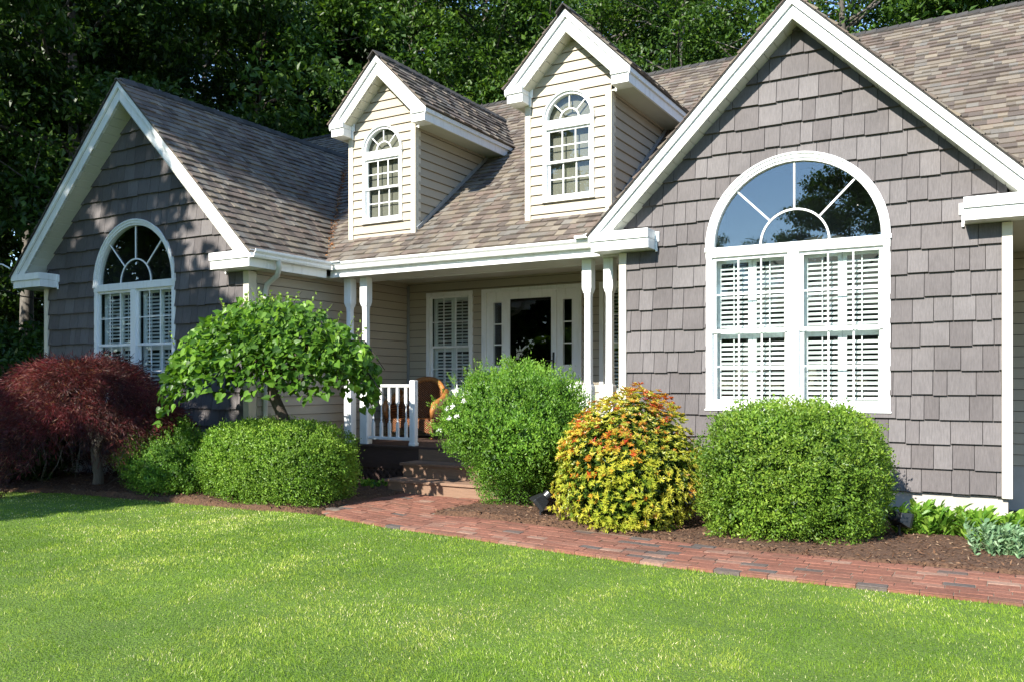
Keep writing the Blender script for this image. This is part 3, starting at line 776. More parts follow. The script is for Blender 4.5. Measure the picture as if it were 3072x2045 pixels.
# ------------------------------------------------------------------ ground
def sheet(name, pts, z, mat, kind='structure', sub=0, amp=0):
    mb = MB(); mb.add([(x, y, z) for x, y in pts], [tuple(range(len(pts)))])
    o = mb.build(name, mat, None, raw=True); o['kind'] = kind; return o
def grid(name, x0, x1, y0, y1, nx, ny, zf, mat, kind='structure'):
    xs = np.linspace(x0, x1, nx); ys = np.linspace(y0, y1, ny); gx, gy = np.meshgrid(xs, ys)
    V = np.stack([gx.ravel(), gy.ravel(), zf(gx.ravel(), gy.ravel())], 1)
    i = (np.arange(ny-1)[:, None]*nx+np.arange(nx-1)[None, :]).ravel()
    idx = np.stack([i, i+1, i+nx+1, i+nx], 1).ravel()
    o = link(name, mesh_np(name, V, np.full(len(i), 4), idx, None, True), mat); o['kind'] = kind; return o
grid('forest_ground', -260, 260, -220, 330, 60, 60, lambda x, y: np.full_like(x, -.06), M['floor'])
NX = np.array([-9.0, -8.2, -7.0, -6.66, -6.04, -5.46, -4.88, -4.06, -3.34, -2.5, -1.78, -1.14, -.56, .11, 3.5])
NY = np.array([7.16, 7.2, 7.25, 7.27, 7.11, 6.98, 6.93, 6.82, 6.72, 6.63, 6.60, 6.62, 6.63, 6.64, 6.68])
near = lambda x: np.interp(x, NX, NY)
LX = np.array([-30, -16, -12.0, -11.0, -9.7, -8.9, -8.3, -7.7, -7.0, -6.7]); LY = np.array([5.2, 5.9, 6.66, 7.0, 7.06, 7.12, 7.17, 7.18, 7.31, 7.27])
lawn_edge = lambda x: np.where(x < -6.7, np.interp(x, LX, LY), near(x))
# lawn: gently undulating soil sheet from far in front up to the beds
def lawn_sheet():
    xs = np.linspace(-30, 8, 190); rows = 40; V = []
    for j in range(rows):
        t = j/(rows-1)
        for x in xs:
            e = float(lawn_edge(x)); y = -25+(e+25)*(1-(1-t)**2); V.append((x, y, .012*math.sin(x*.8)*math.sin(y*.7)*(1-t)))
    n = len(xs); i = (np.arange(rows-1)[:, None]*n+np.arange(n-1)[None, :]).ravel()
    o = link('lawn', mesh_np('lawn', np.array(V), np.full(len(i), 4), np.stack([i, i+1, i+n+1, i+n], 1).ravel(), None, True), M['soil']); o['kind'] = 'structure'
lawn_sheet()
def bed_h(x, y):
    p = np.stack([x*1.6+50, y*1.6+50, np.zeros_like(x)+3], 1); q = np.stack([x*9+50, y*9+50, np.zeros_like(x)+3], 1)
    return .022+vnoise(p)*.06+vnoise(q)*.018
grid('mulch_bed', -16, 4, 6.0, 10.2, 260, 90, lambda x, y: np.where((y < np.where(x < -6.9, np.interp(x, LX, LY), np.interp(x, [-6.9, -5.6, -5.5, -5.2, -4.2, -3.6, -3, -2.5, -2, -1.3, -.6, .15, 4], [9.4, 9.4, 7.78, 7.83, 8.0, 7.76, 7.74, 7.6, 7.5, 7.5, 7.55, 7.56, 7.6]))+.02) , -.05, bed_h(x, y)), M['mulch'])
# brick path
FX = np.array([-5.52, -5.2, -4.7, -4.23, -3.63, -3.0, -2.5, -2.03, -1.3, -.64, .13, 3.5]); FY = np.array([7.79, 7.93, 7.87, 7.82, 7.74, 7.68, 7.6, 7.54, 7.53, 7.56, 7.58, 7.62])
def in_path(x, y):
    if y < near(x)-.005: return False
    if x > -5.52: 
        if y < np.interp(x, FX, FY): return True
        return y < 9.15 and y > 7.7 and x < -5.52+(y-7.79)*.22
    return y < 9.16 and x > (-6.66-(y-7.27)*.40 if y < 9 else -7.4)
def bricks():
    r = random.Random(5); mb = MB(); L, W, g = .205, .100, .005
    for j in range(-0, 27):
        x = -8.2+r.random()*.2
        while x < 3.4:
            y0 = float(near(x+L/2))+j*(W+g)+.004
            cx, cy = x+L/2, y0+W/2
            if in_path(cx, cy):
                sl = float(near(x+L)-near(x))*.9; rv = r.random(); h = .030+r.uniform(-.003, .003); tx = r.uniform(-.002, .002)
                q = [(x, y0-sl/2), (x+L, y0+sl/2), (x+L, y0+sl/2+W), (x, y0-sl/2+W)]; e = .004
                q2 = [(x+e, y0-sl/2+e), (x+L-e, y0+sl/2+e), (x+L-e, y0+sl/2+W-e), (x+e, y0-sl/2+W-e)]
                vs = [(a, b, 0) for a, b in q]+[(a, b, h-.003) for a, b in q]+[(a, b, h+(tx if k % 2 else -tx)) for k, (a, b) in enumerate(q2)]
                mb.add(vs, [(0, 1, 5, 4), (1, 2, 6, 5), (2, 3, 7, 6), (3, 0, 4, 7), (4, 5, 9, 8), (5, 6, 10, 9), (6, 7, 11, 10), (7, 4, 8, 11), (8, 9, 10, 11)], rv)
            x += L+g
    o = mb.build('brick_path', M['brick'], None, raw=True); o['kind'] = 'structure'
    j = MB(); pts = [(x, float(near(x))) for x in np.linspace(3.5, -6.66, 50)]+[(-7.42, 9.2), (-5.2, 9.2), (-5.5, 7.8)]+[(x, y-.01) for x, y in zip(FX[1:], FY[1:])]
    j.add([(x, y, .025) for x, y in pts], [tuple(range(len(pts)))]); o2 = j.build('path_sand', M['joint'], None, raw=True); o2['kind'] = 'structure'
bricks()
# loose bark chips on the beds
def chips():
    rng = np.random.default_rng(3); n = 26000
    x = rng.uniform(-14, 1.6, n); y = rng.uniform(6.6, 9.7, n)
    keep = y > np.where(x < -6.9, np.interp(x, LX, LY), np.interp(x, [-6.9, -5.6, -5.5, -5.2, -4.2, -3.6, -3, -2.5, -2, -1.3, -.6, .15, 4], [9.4, 9.4, 7.72, 7.87, 7.86, 7.72, 7.66, 7.56, 7.46, 7.46, 7.5, 7.52, 7.6]))-rng.random(n)*.03
    keep &= ~((y > 8.5) & (x < -9.1)) & ~((y > 9.1) & (x < -4.1)&(x>-9.1))
    x = x[keep]; y = y[keep]; n = len(x); z = bed_h(x, y)+.006
    A = rng.normal(size=(n, 3)); A[:, 2] *= .25; Nn = np.tile([0, 0, 1.], (n, 1))+rng.normal(size=(n, 3))*.35
    L = rng.uniform(.015, .055, n); 
    me = leaf_mesh('mulch_chips', np.stack([x, y, z], 1), A, Nn, L, L*rng.uniform(.2, .45, n), rng.random(n), T_OVAL)
    o = link('mulch_chips', me, M['chip']); o['kind'] = 'stuff'
chips()
# grass
def grass():
    rng = np.random.default_rng(8); Ps = []
    def batch(n, x0, x1, y0, y1):
        x = rng.uniform(x0, x1, n); y = rng.uniform(y0, y1, n); return x, y
    x, y = batch(2600000, -17, 4, .8, 7.45)
    D = .5*(-x)+.866*y; lat = .866*x+.5*y; u = lat/np.maximum(D, .1)
    keep = (y < lawn_edge(x)+.012*rng.normal(size=len(x))) & (D > 2.9) & (np.abs(u) < .78)
    dens = np.clip(4.6/np.maximum(D, 4), .25, 1.0)**1.35
    keep &= rng.random(len(x)) < dens*.55*np.where(np.abs(u) < .63, 1, .4)
    x = x[keep]; y = y[keep]; D = D[keep]; n = len(x)
    tuft = vnoise(np.stack([x*7+30, y*7+30, x*0], 1)); patch = vnoise(np.stack([x*1.1+30, y*1.5+30, x*0+9], 1))
    big = vnoise(np.stack([x*.5+30+y*.25, y*.9+30, x*0+19], 1))
    A = rng.normal(size=(n, 3))*.42; A[:, 2] = 1.0
    lean = vnoise(np.stack([x*1.7+60, y*1.7+10, x*0+2], 1))*6.28; A[:, 0] += np.cos(lean)*.35; A[:, 1] += np.sin(lean)*.35
    L = rng.uniform(.020, .048, n)*(.65+.6*tuft)*(.9+.25*patch); W = rng.uniform(.003, .0052, n)*np.clip(D/5, .9, 1.9)
    edge = np.abs(lawn_edge(x)-y) < .06; L[edge] *= 1.3
    Nn = rng.normal(size=(n, 3))
    rnd = np.clip(-.02+.85*rng.random(n)*(.45+.7*patch)+.3*(big-.35)+.25*(tuft-.4), 0, .93); st = rng.random(n) < .035+.09*np.clip(big-.55, 0, 1)*2; rnd[st] = 1.0
    me = leaf_mesh('grass', np.stack([x, y, np.zeros(n)-.004], 1), A, Nn, L, W, rnd, T_BLADE)
    o = link('grass', me, M['grass']); tag(o, 'short mown green lawn grass', 'grass', kind='stuff'); print('grass blades', n)
grass()

# ------------------------------------------------------------------ shrubs
def stems(pts_list, mat, parent, name='stem', seg=6):
    mb = MB()
    for pts, rad in pts_list: mb.tube(pts, rad, seg, r=random.random())
    return mb.build(name, mat, parent, smooth=True, raw=True)
def ellipsoid_shell(n, c, rad, rng, power=2.6, zmin=-.9, lump=.07, lf=2.2, depth=.22, seed=0, taper=0, cl=0, cs=.02):
    d = rand_dirs(int(n*1.5), rng); d = d[d[:, 2] > zmin][:n]
    q = (np.abs(d)**power).sum(1)**(-1/power)
    lum = 1+lump*(vnoise(d*lf*2+20+seed*3.1)*2-1)+lump*.5*(vnoise(d*lf*5+40+seed)*2-1)
    t = 1-depth*rng.random(len(d))**1.8
    S = d*(q*lum)[:, None]; 
    if taper: k = 1-taper*np.clip(-S[:, 2]-.28, 0, 1)/.72; S[:, 0] *= k; S[:, 1] *= k
    P = S*t[:, None]*np.array(rad)+np.array(c)
    if cl > 0:      # gather the leaves round twig tips, leaving gaps between
        m = len(P); K = max(1, int(m/cl)); ci = rng.integers(0, K, m); tip = ci
        off = rng.normal(size=(m, 3))*cs*(1+.5*rng.random((m, 1))); P = P[tip]+off; t = t[tip]; S = S[tip]
        S = S*(1+0*t[:, None])
    nr = unit(S/np.array(rad)); return P, nr, t
def shrub(name, label, c, rad, n, leaf, mat, seed, power=2.6, zmin=-.9, lump=.07, lf=2.2, depth=.22, tpl=T_FOLD, asp=.55, out=.55, group=None, up=.3, taper=0, core=True, rndfn=None, stem_mat='barkdark', shoots=170, cl=13, cls=.75):
    rng = np.random.default_rng(seed)
    root = thing(name, label, 'shrub', (c[0], c[1], 0), group)
    P, nr, t = ellipsoid_shell(n, c, rad, rng, power, zmin, lump, lf, depth, seed, taper, cl, leaf*cls)
    m = len(P); P[:, 2] = np.maximum(P[:, 2], .03)
    A = nr*out+rand_dirs(m, rng)*.8+np.array([0, 0, up]); Nn = nr+rand_dirs(m, rng)*.7
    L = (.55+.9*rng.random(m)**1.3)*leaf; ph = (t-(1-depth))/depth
    rnd = np.clip(rng.random(m)*.55+.45*vnoise(P*2.3+10)*ph**.5, 0, 1) if rndfn is None else rndfn(P, nr, ph, rng)  # leaf tone darkens with depth; inner shade put into the colour
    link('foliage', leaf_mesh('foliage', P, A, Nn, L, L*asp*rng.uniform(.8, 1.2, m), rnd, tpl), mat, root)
    # stray shoots breaking the outline
    PP = []; AA = []; dd = rand_dirs(int(shoots*2.2), rng); dd = dd[dd[:, 2] > -.1][:shoots]
    for q in dd:
        e = q/(np.abs(q)**power).sum()**(1/power); b = np.array(c)+e*np.array(rad)*.97; ax = q*.6+np.array([0, 0, .7])+rng.normal(size=3)*.3; ax /= np.linalg.norm(ax); l = rng.uniform(1.5, 5.0)*leaf
        for k in range(9): PP.append(b+ax*l*k/9); AA.append(ax*.6+rng.normal(size=3)*.6)
    if PP:
        PP = np.array(PP); AA = np.array(AA); k = len(PP); Ls = rng.uniform(.6, 1.0, k)*leaf
        link('outer_foliage', leaf_mesh('outer_foliage', PP, AA, rand_dirs(k, rng), Ls, Ls*.5, .5+.5*rng.random(k), T_FOLD), mat, root)
    sl_ = []
    for i in range(14):
        d = Vector((rng.normal()*.5, rng.normal()*.5, 1)).normalized(); b = Vector((c[0]+rng.normal()*.06*rad[0]*3, c[1]+rng.normal()*.15*rad[1], -.02))
        e = Vector((c[0]+d.x*rad[0]*.9, c[1]+d.y*rad[1]*.9, c[2]+d.z*rad[2]*.55)); mid = (b+e)/2+Vector((rng.normal()*.05, rng.normal()*.05, 0))
        sl_.append(([b, mid, e], [.016, .011, .005]))
    stems(sl_, M[stem_mat], root)
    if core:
        # dense inner leaves kept to dark tones; inner shade put into their colour
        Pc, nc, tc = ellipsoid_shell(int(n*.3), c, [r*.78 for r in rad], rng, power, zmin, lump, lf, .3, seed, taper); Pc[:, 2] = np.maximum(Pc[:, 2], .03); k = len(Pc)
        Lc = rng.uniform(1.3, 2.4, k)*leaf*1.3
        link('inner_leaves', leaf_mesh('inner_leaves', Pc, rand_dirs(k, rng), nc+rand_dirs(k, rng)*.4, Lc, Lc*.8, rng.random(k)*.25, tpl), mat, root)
    return root
shrub('boxwood', 'clipped light green hedge-like shrub, oblong, in front of the leaning heart-leaved tree', (-7.93, 7.84, .47), (1.03, .62, .54), 56000, .028, M['L_hedge'], 1, power=3.5, lump=.06, lf=3, depth=.16, shoots=60, cl=8, cls=.6)
shrub('boxwood', 'large rounded clipped boxwood below the big right window', (-1.79, 8.55, .58), (.85, .84, .71), 66000, .030, M['L_box'], 2, power=2.8, lump=.085, lf=3.4, depth=.24, shoots=110, cl=12, cls=.7)
sp = shrub('flowering_shrub', 'loose round bright green shrub with a few white flowers beside the porch steps', (-4.96, 8.80, .93), (.88, .85, .76), 46000, .034, M['L_spirea'], 3, power=2.2, lump=.17, lf=2.2, depth=.35, out=.35, up=.8, taper=.5, asp=.45)
def extra_lower():
    rng = np.random.default_rng(9)
    n = 9000; a = rng.uniform(0, 6.28, n); z = rng.random(n)**.8*.55+.05; r = (.38+.45*z)*(.6+.4*rng.random(n)); P = np.stack([-5.1+np.cos(a)*r*.95, 8.8+np.sin(a)*r*.8, z], 1)
    L = rng.uniform(.018, .032, n); link('lower_foliage', leaf_mesh('lower_foliage', P, rand_dirs(n, rng)+[0, 0, .5], rand_dirs(n, rng), L, L*.45, rng.random(n)*.6, T_FOLD), M['L_spirea'], sp)
    n = 2600; # sprigs sticking out of the outline
    d = rand_dirs(260, rng); d = d[d[:, 2] > -.2]; 
    PP = []; AA = []
    for q in d:
        b = np.array([-5.1, 8.8, .98])+q*np.array([1.0, .84, .75]); ax = q*.7+np.array([0, 0, .7])+rng.normal(size=3)*.25; ax /= np.linalg.norm(ax); l = rng.uniform(.06, .17)
        for k in range(16): PP.append(b+ax*l*k/16); AA.append(ax*.5+rng.normal(size=3)*.6)
    PP = np.array(PP); AA = np.array(AA); m = len(PP); L = rng.uniform(.016, .028, m)
    link('outer_foliage', leaf_mesh('outer_foliage', PP, AA, rand_dirs(m, rng), L, L*.5, .4+.6*rng.random(m), T_FOLD), M['L_spirea'], sp)
    fc = np.array([[-5.5, 8.07, 1.2], [-5.4, 8.04, 1.24], [-5.33, 8.02, 1.12], [-5.44, 8.03, 1.1], [-5.66, 8.15, .96], [-5.22, 8.0, 1.3]])
    for f_ in fc:
        P = f_+rng.normal(size=(30, 3))*[.014, .010, .011]; P[:, 1] -= .03; m = len(P); L = rng.uniform(.012, .022, m)
        link('flower', leaf_mesh('flower', P, rand_dirs(m, rng), rand_dirs(m, rng), L, L*.8, rng.random(m), T_FOLD), M['petal'], sp)
extra_lower()
def small_rnd(P, nr, ph, rng): return np.clip(rng.random(len(P))*.6+.4*ph, 0, 1)
shrub('green_shrub', 'small feathery green shrub between the red maple and the clipped hedge shrub', (-9.58, 7.5, .45), (.76, .48, .52), 26000, .028, M['L_small'], 4, power=2.0, lump=.22, lf=2.5, depth=.45, out=.5, up=.6)
# pieris: whorls of long leaves, orange and red at the tips
def pieris():
    rng = np.random.default_rng(12); c = np.array([-3.41, 8.35, .60]); rad = np.array([.80, .72, .76])
    root = thing('pieris_shrub', 'yellow-green shrub with orange and red young leaves between two green shrubs', 'shrub', (c[0], c[1], 0))
    d = rand_dirs(9000, rng); d = d[d[:, 2] > -.85][:6400]
    q = (np.abs(d)**2.3).sum(1)**(-1/2.3); lum = 1+.2*(vnoise(d*2.6+31)*2-1)+.07*(vnoise(d*7+11)*2-1)
    S = d*(q*lum)[:, None]; S[:, 0] *= 1-.36*np.clip(S[:, 2], 0, 1); S[:, 0] -= .20*np.clip(-S[:, 2], 0, 1)-.07; S[:, 2] *= 1+.10*np.exp(-((S[:, 0]-.12)/.22)**2)
    t = 1-.5*rng.random(len(d))**1.7; P0 = S*t[:, None]*rad+c; P0[:, 2] = np.maximum(P0[:, 2], .05)
    K = 9; m = len(P0); ax = unit(unit(S/rad)*.8+np.array([0, 0, .65])+rand_dirs(m, rng)*.35)
    ref = np.cross(ax, rand_dirs(m, rng)); ref = unit(ref); bi = np.cross(ax, ref)
    z = (P0[:, 2]-.1)/1.3; redness = vnoise(P0*4.5+7)*.62+z*.58-.04+rng.normal(size=m)*.13
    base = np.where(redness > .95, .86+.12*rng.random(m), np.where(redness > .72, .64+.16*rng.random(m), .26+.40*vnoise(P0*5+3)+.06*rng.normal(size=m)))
    base = np.where(t < .84, base*.3, base)  # deeper whorls darkened; shade between the tips is put into the colour
    P = []; A = []; Nn = []; Rn = []
    for k in range(K):
        a = 2*math.pi*k/K+rng.random(m)*.5; el = rng.uniform(.25, .9, m)
        A.append(ref*(np.cos(a)*np.cos(el))[:, None]+bi*(np.sin(a)*np.cos(el))[:, None]+ax*np.sin(el)[:, None]); P.append(P0); Nn.append(ax); Rn.append(base+rng.normal(size=m)*.04)
    P = np.concatenate(P); A = np.concatenate(A); Nn = np.concatenate(Nn); Rn = np.clip(np.concatenate(Rn), 0, 1); L = rng.uniform(.022, .052, len(P))
    link('foliage', leaf_mesh('foliage', P, A, Nn, L, L*.30, Rn, T_LONG), M['L_pieris'], root)
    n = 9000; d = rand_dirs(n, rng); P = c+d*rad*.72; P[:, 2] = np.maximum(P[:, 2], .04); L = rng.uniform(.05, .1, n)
    link('inner_leaves', leaf_mesh('inner_leaves', P, rand_dirs(n, rng), d, L, L*.5, np.zeros(n)+.03, T_OVAL), M['L_pieris'], root)  # darkest tone throughout, standing in for shade inside the shrub
    stems([([(c[0]+rng.normal()*.1, c[1], 0), (c[0]+rng.normal()*.3, c[1]+rng.normal()*.2, .5)], [.02, .012]) for _ in range(8)], M['barkdark'], root)
pieris()
# red laceleaf maple
def maple():
    rng = np.random.default_rng(15); c = np.array([-11.32, 7.35, .0])
    root = thing('japanese_maple', 'dark red laceleaf maple with a low weeping crown in front of the left gable', 'tree', (c[0]+.1, c[1]+.1, 0))
    # umbrella of drooping sprays
    m = 7500; a = rng.uniform(0, 2*math.pi, m); q = rng.random(m)**.55
    lum = .82+.36*vnoise(np.stack([np.cos(a)*2+9, np.sin(a)*2+9, q*0], 1)); rx, ry = 1.98, 1.02
    r = q*lum
    top = 1.84+.34*(vnoise(np.stack([np.cos(a)*q*3.6+19, np.sin(a)*q*3.6+9, q*0], 1))-.5)
    z = top-1.02*np.clip(r, 0, 1.2)**3.0-rng.random(m)**1.4*np.where(r > .55, 1.0, .45)*(.62+.85*np.clip(.15-np.cos(a), 0, 1)-.35*np.clip(np.cos(a)-.3, 0, 1))
    P0 = np.stack([c[0]+np.cos(a)*r*rx, c[1]+np.sin(a)*r*ry, z], 1); P0[:, 2] = np.maximum(P0[:, 2], .12)
    outd = np.stack([np.cos(a), np.sin(a)*.7, np.zeros(m)], 1)
    ax = unit(outd*.55+np.array([0, 0, -.55])+rng.normal(size=(m, 3))*.25+np.array([0, 0, .5])*(1-r[:, None]))
    K = 13; P = []; A = []; Nn = []; Rn = []; base = np.clip(.28+.55*vnoise(P0*2.0+4)+rng.normal(size=m)*.12-.25*(P0[:, 2] < .9), 0, .9)  # low leaves darkened; shade under the crown put into the colour
    for k in range(K):
        s = rng.random(m)*.17; sp_ = rand_dirs(m, rng)*.75
        P.append(P0+ax*s[:, None]+sp_*.05); A.append(unit(ax+sp_)); Nn.append(rand_dirs(m, rng)); Rn.append(base+rng.normal(size=m)*.06)
    P = np.concatenate(P); A = np.concatenate(A); Nn = np.concatenate(Nn); Rn = np.concatenate(Rn); pick = rng.random(len(Rn)) < .05; Rn[pick] = 1; Rn = np.clip(Rn, 0, 1)
    L = rng.uniform(.04, .085, len(P))
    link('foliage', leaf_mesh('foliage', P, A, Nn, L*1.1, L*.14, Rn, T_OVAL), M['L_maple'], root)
    bx, by = -11.15, 7.55
    tl = [([(bx, by, -.05), (bx+.02, by, .2), (bx-.03, by-.02, .55), (bx+.04, by, .9)], [.10, .075, .07, .06])]
    for k in range(16):
        an = k*.4+rng.random()*.3; L_ = rng.uniform(.6, 1.5); e = (bx+math.cos(an)*L_, by-.1+math.sin(an)*L_*.45, rng.uniform(1.2, 1.6)); e2 = (bx+math.cos(an)*L_*1.25, by-.1+math.sin(an)*L_*.55, rng.uniform(.7, 1.2))
        tl.append(([(bx, by, rng.uniform(.5, .9)), (bx+math.cos(an)*L_*.5, by+math.sin(an)*L_*.2, 1.15+rng.random()*.2), e, e2], [.04, .028, .016, .006]))
    for k in range(40):   # hanging bare twigs under the skirt
        an = rng.uniform(0, 6.28); q = rng.uniform(.5, .95); p = np.array([c[0]+math.cos(an)*1.9*q, c[1]+math.sin(an)*.9*q, rng.uniform(.6, .95)])
        tl.append(([p, p+[rng.normal()*.1, rng.normal()*.1, -.25], p+[rng.normal()*.25, rng.normal()*.1, -.5]], [.006, .004, .002]))
    stems(tl, M['bark'], root, 'trunk')
maple()
# weeping redbud with heart leaves
def redbud():
    rng = np.random.default_rng(22); c = np.array([-8.02, 7.72, 2.28])
    root = thing('redbud_tree', 'small leaning tree with an umbrella crown of big heart-shaped leaves by the porch', 'tree', (-7.5, 8.05, 0))
    m = 5000; a = rng.uniform(0, 2*math.pi, m); q = rng.random(m)**.5
    r = q*(.84+.32*vnoise(np.stack([np.cos(a)*1.6+3, np.sin(a)*1.6+3, q*0], 1))); rx, ry = 1.70, .82
    lump = vnoise(np.stack([np.cos(a)*q*3.5+19, np.sin(a)*q*3.5+9, q*0], 1))-.5
    x = np.cos(a)*r; x = np.where(x < 0, x*.9, x)
    z = c[2]+.27-.86*np.abs(r)**2.7-rng.random(m)**1.15*np.where(r > .7, .52, .62)+.26*lump
    z += np.where(x < -.62, -.34*(-x-.62)/.38, 0)
    P = np.stack([c[0]+x*rx, c[1]+np.sin(a)*r*ry, z], 1)
    outd = np.stack([np.cos(a), np.sin(a)*.8-.5, np.zeros(m)], 1)
    A = unit(outd*.6+np.array([0, -.2, -.55])+rng.normal(size=(m, 3))*.6)
    Nn = unit(outd*.6+np.array([0, -.45, .8])+rng.normal(size=(m, 3))*.6)
    L = .038+.07*rng.random(m)**.9; rnd = np.clip(rng.random(m)*.8+.3*lump+.15*(P[:, 2]-2), 0, 1)
    link('foliage', leaf_mesh('foliage', P, A, Nn, L, L*.98, rnd, T_HEART), M['L_redbud'], root)
    # young shoots sticking up with small leaves
    PP = []; AA = []; tl = []
    for k in range(46):
        an = rng.uniform(0, 6.28); q_ = rng.uniform(.05, .95); b = np.array([c[0]+math.cos(an)*q_*1.8, c[1]+math.sin(an)*q_*.75, c[2]+.22-.8*q_**2.2]); dr_ = np.array([math.cos(an)*.5+rng.normal()*.2, rng.normal()*.2, 1.0]); dr_ /= np.linalg.norm(dr_); l = rng.uniform(.08, .24)
        tl.append(([b, b+dr_*l*.5, b+dr_*l+[math.cos(an)*.03, 0, -.01]], [.003, .0025, .0015]))
        for j in range(4): PP.append(b+dr_*l*(.3+.2*j)); AA.append(rng.normal(size=3)+[0, 0, .2])
    PP = np.array(PP); AA = np.array(AA); k = len(PP); L = rng.uniform(.025, .045, k)
    link('young_leaves', leaf_mesh('young_leaves', PP, AA, rand_dirs(k, rng)+[0, 0, .8], L, L*.9, .8+.2*rng.random(k), T_HEART), M['L_redbud'], root)
    tl.append(([(-7.42, 8.12, -.05), (-7.55, 8.05, .45), (-7.82, 7.95, .85), (-8.02, 7.85, 1.35), (-8.1, 7.8, 2.1)], [.10, .09, .08, .07, .03]))
    for k in range(22):
        an = k*.29+rng.random()*.2; l = rng.uniform(.7, 1.5)
        s0 = np.array([-7.95, 7.88, rng.uniform(1.4, 2.0)]); e = s0+[math.cos(an)*l, math.sin(an)*l*.42, .35-.12*l]; e2 = e+[math.cos(an)*.3, math.sin(an)*.1, -.35]
        tl.append(([s0, (s0+e)/2+[0, 0, .12], e, e2], [.026, .018, .011, .004]))
    stems(tl, M['barkdark'], root, 'trunk', 7)
redbud()
# perennials at the right
def clump(name, label, c, rad, n, mat, L0, asp, seed, cat='plant', group=None, el=(.5, 1.3)):
    rng = np.random.default_rng(seed); root = thing(name, label, cat, (c[0], c[1], 0), group)
    nst = max(6, n//14); sx = rng.normal(size=nst)*.5; sy = rng.normal(size=nst)*.5; P = []; A = []
    for i in range(nst):
        b = np.array([c[0]+np.clip(sx[i], -1, 1)*rad, c[1]+np.clip(sy[i], -1, 1)*rad*.7, .03]); h = rng.uniform(.6, 1.1)*c[2]; dr_ = np.array([sx[i]*.3, sy[i]*.3, 1.])
        for j in range(14):
            t = (j+1)/14; an = j*2.4+rng.random(); e = rng.uniform(*el)
            P.append(b+dr_*h*t); A.append([math.cos(an)*math.cos(e), math.sin(an)*math.cos(e), math.sin(e)])
    P = np.array(P); A = np.array(A); m = len(P); L = rng.uniform(.7, 1.2, m)*L0
    link('foliage', leaf_mesh('foliage', P, A, np.tile([0, 0, 1.], (m, 1))+rng.normal(size=(m, 3))*.3, L, L*asp, rng.random(m), T_LONG), mat, root)
    stems([([(c[0]+np.clip(sx[i], -1, 1)*rad, c[1]+np.clip(sy[i], -1, 1)*rad*.7, 0), (c[0]+np.clip(sx[i], -1, 1)*rad*1.1, c[1]+np.clip(sy[i], -1, 1)*rad*.75, c[2]*.8)], [.005, .003]) for i in range(nst)], mat, root)
clump('leafy_perennial', 'bright green leafy clump nearest the big clipped boxwood', (-.66, 9.02, .26), .24, 520, M['L_hosta'], .12, .38, 1, group='leafy clumps along the foundation')
clump('leafy_perennial', 'bright green leafy clump in the middle of the foundation row', (-.24, 9.04, .22), .22, 480, M['L_hosta'], .12, .38, 2, group='leafy clumps along the foundation')
clump('leafy_perennial', 'bright green leafy clump under the right corner board', (.12, 9.05, .22), .20, 420, M['L_hosta'], .11, .38, 3, group='leafy clumps along the foundation')
clump('leafy_perennial', 'bright green leafy clump at the right edge of the picture', (.50, 9.02, .22), .20, 420, M['L_hosta'], .11, .38, 4, group='leafy clumps along the foundation')
clump('stonecrop_plant', 'grey-green fleshy leaved plant in the mulch at the right edge', (.10, 8.35, .22), .33, 1500, M['L_sage'], .06, .55, 5)
clump('ground_ivy', 'low dark green plants in the shade beside the porch steps', (-7.75, 9.35, .09), .34, 420, M['L_small'], .05, .7, 6)

# ------------------------------------------------------------------ small things in the beds
def floodlight(name, label, loc, rz, tilt, s=1.15):
    t = thing(name, label, 'garden light', loc, rz=rz); t.scale = (s, s, s)
    b = MB(); b.tube([(0, 0, -.1), (0, 0, .10)], .011, 8); b.tube([(0, -.02, .10), (0, .02, .10)], .022, 10); b.build('stake', M['black'], t, raw=True, local=True)
    h = MB(); ct, sn = math.cos(tilt), math.sin(tilt)
    def tr(x, y, z): return (x, y*ct-z*sn, y*sn+z*ct+.15)
    vs = [tr(x, y, z) for (w, y, hh) in ((.085, -.06, .06), (.085, -.03, .06), (.05, .05, .04)) for (x, z) in ((-w, -hh), (w, -hh), (w, hh), (-w, hh))]
    h.add(vs, [(0, 1, 2, 3), (8, 11, 10, 9)]+[(a+i, a+4+i, a+4+(i+1) % 4, a+(i+1) % 4) for a in (0, 4) for i in range(4)])
    h.tube([tr(0, .04, 0), tr(0, .10, 0)], [.035, .045], 14)
    h.build('lamp_head', M['black'], t, raw=True, bevel=.004, local=True)
    g = MB(); g.add([tr(x, -.062, z) for x, z in ((-.075, -.05), (.075, -.05), (.075, .05), (-.075, .05))], [(0, 1, 2, 3)]); g.build('lens', M['glass'], t, raw=True, local=True)
floodlight('garden_floodlight', 'small black garden floodlight in the mulch between the white-flowered shrub and the orange shrub', (-4.45, 8.34, .0), R_(-50), R_(38), 1.3)
floodlight('garden_floodlight', 'black garden floodlight in the shade beside the big clipped boxwood', (-.86, 8.80, .05), R_(150), R_(20))

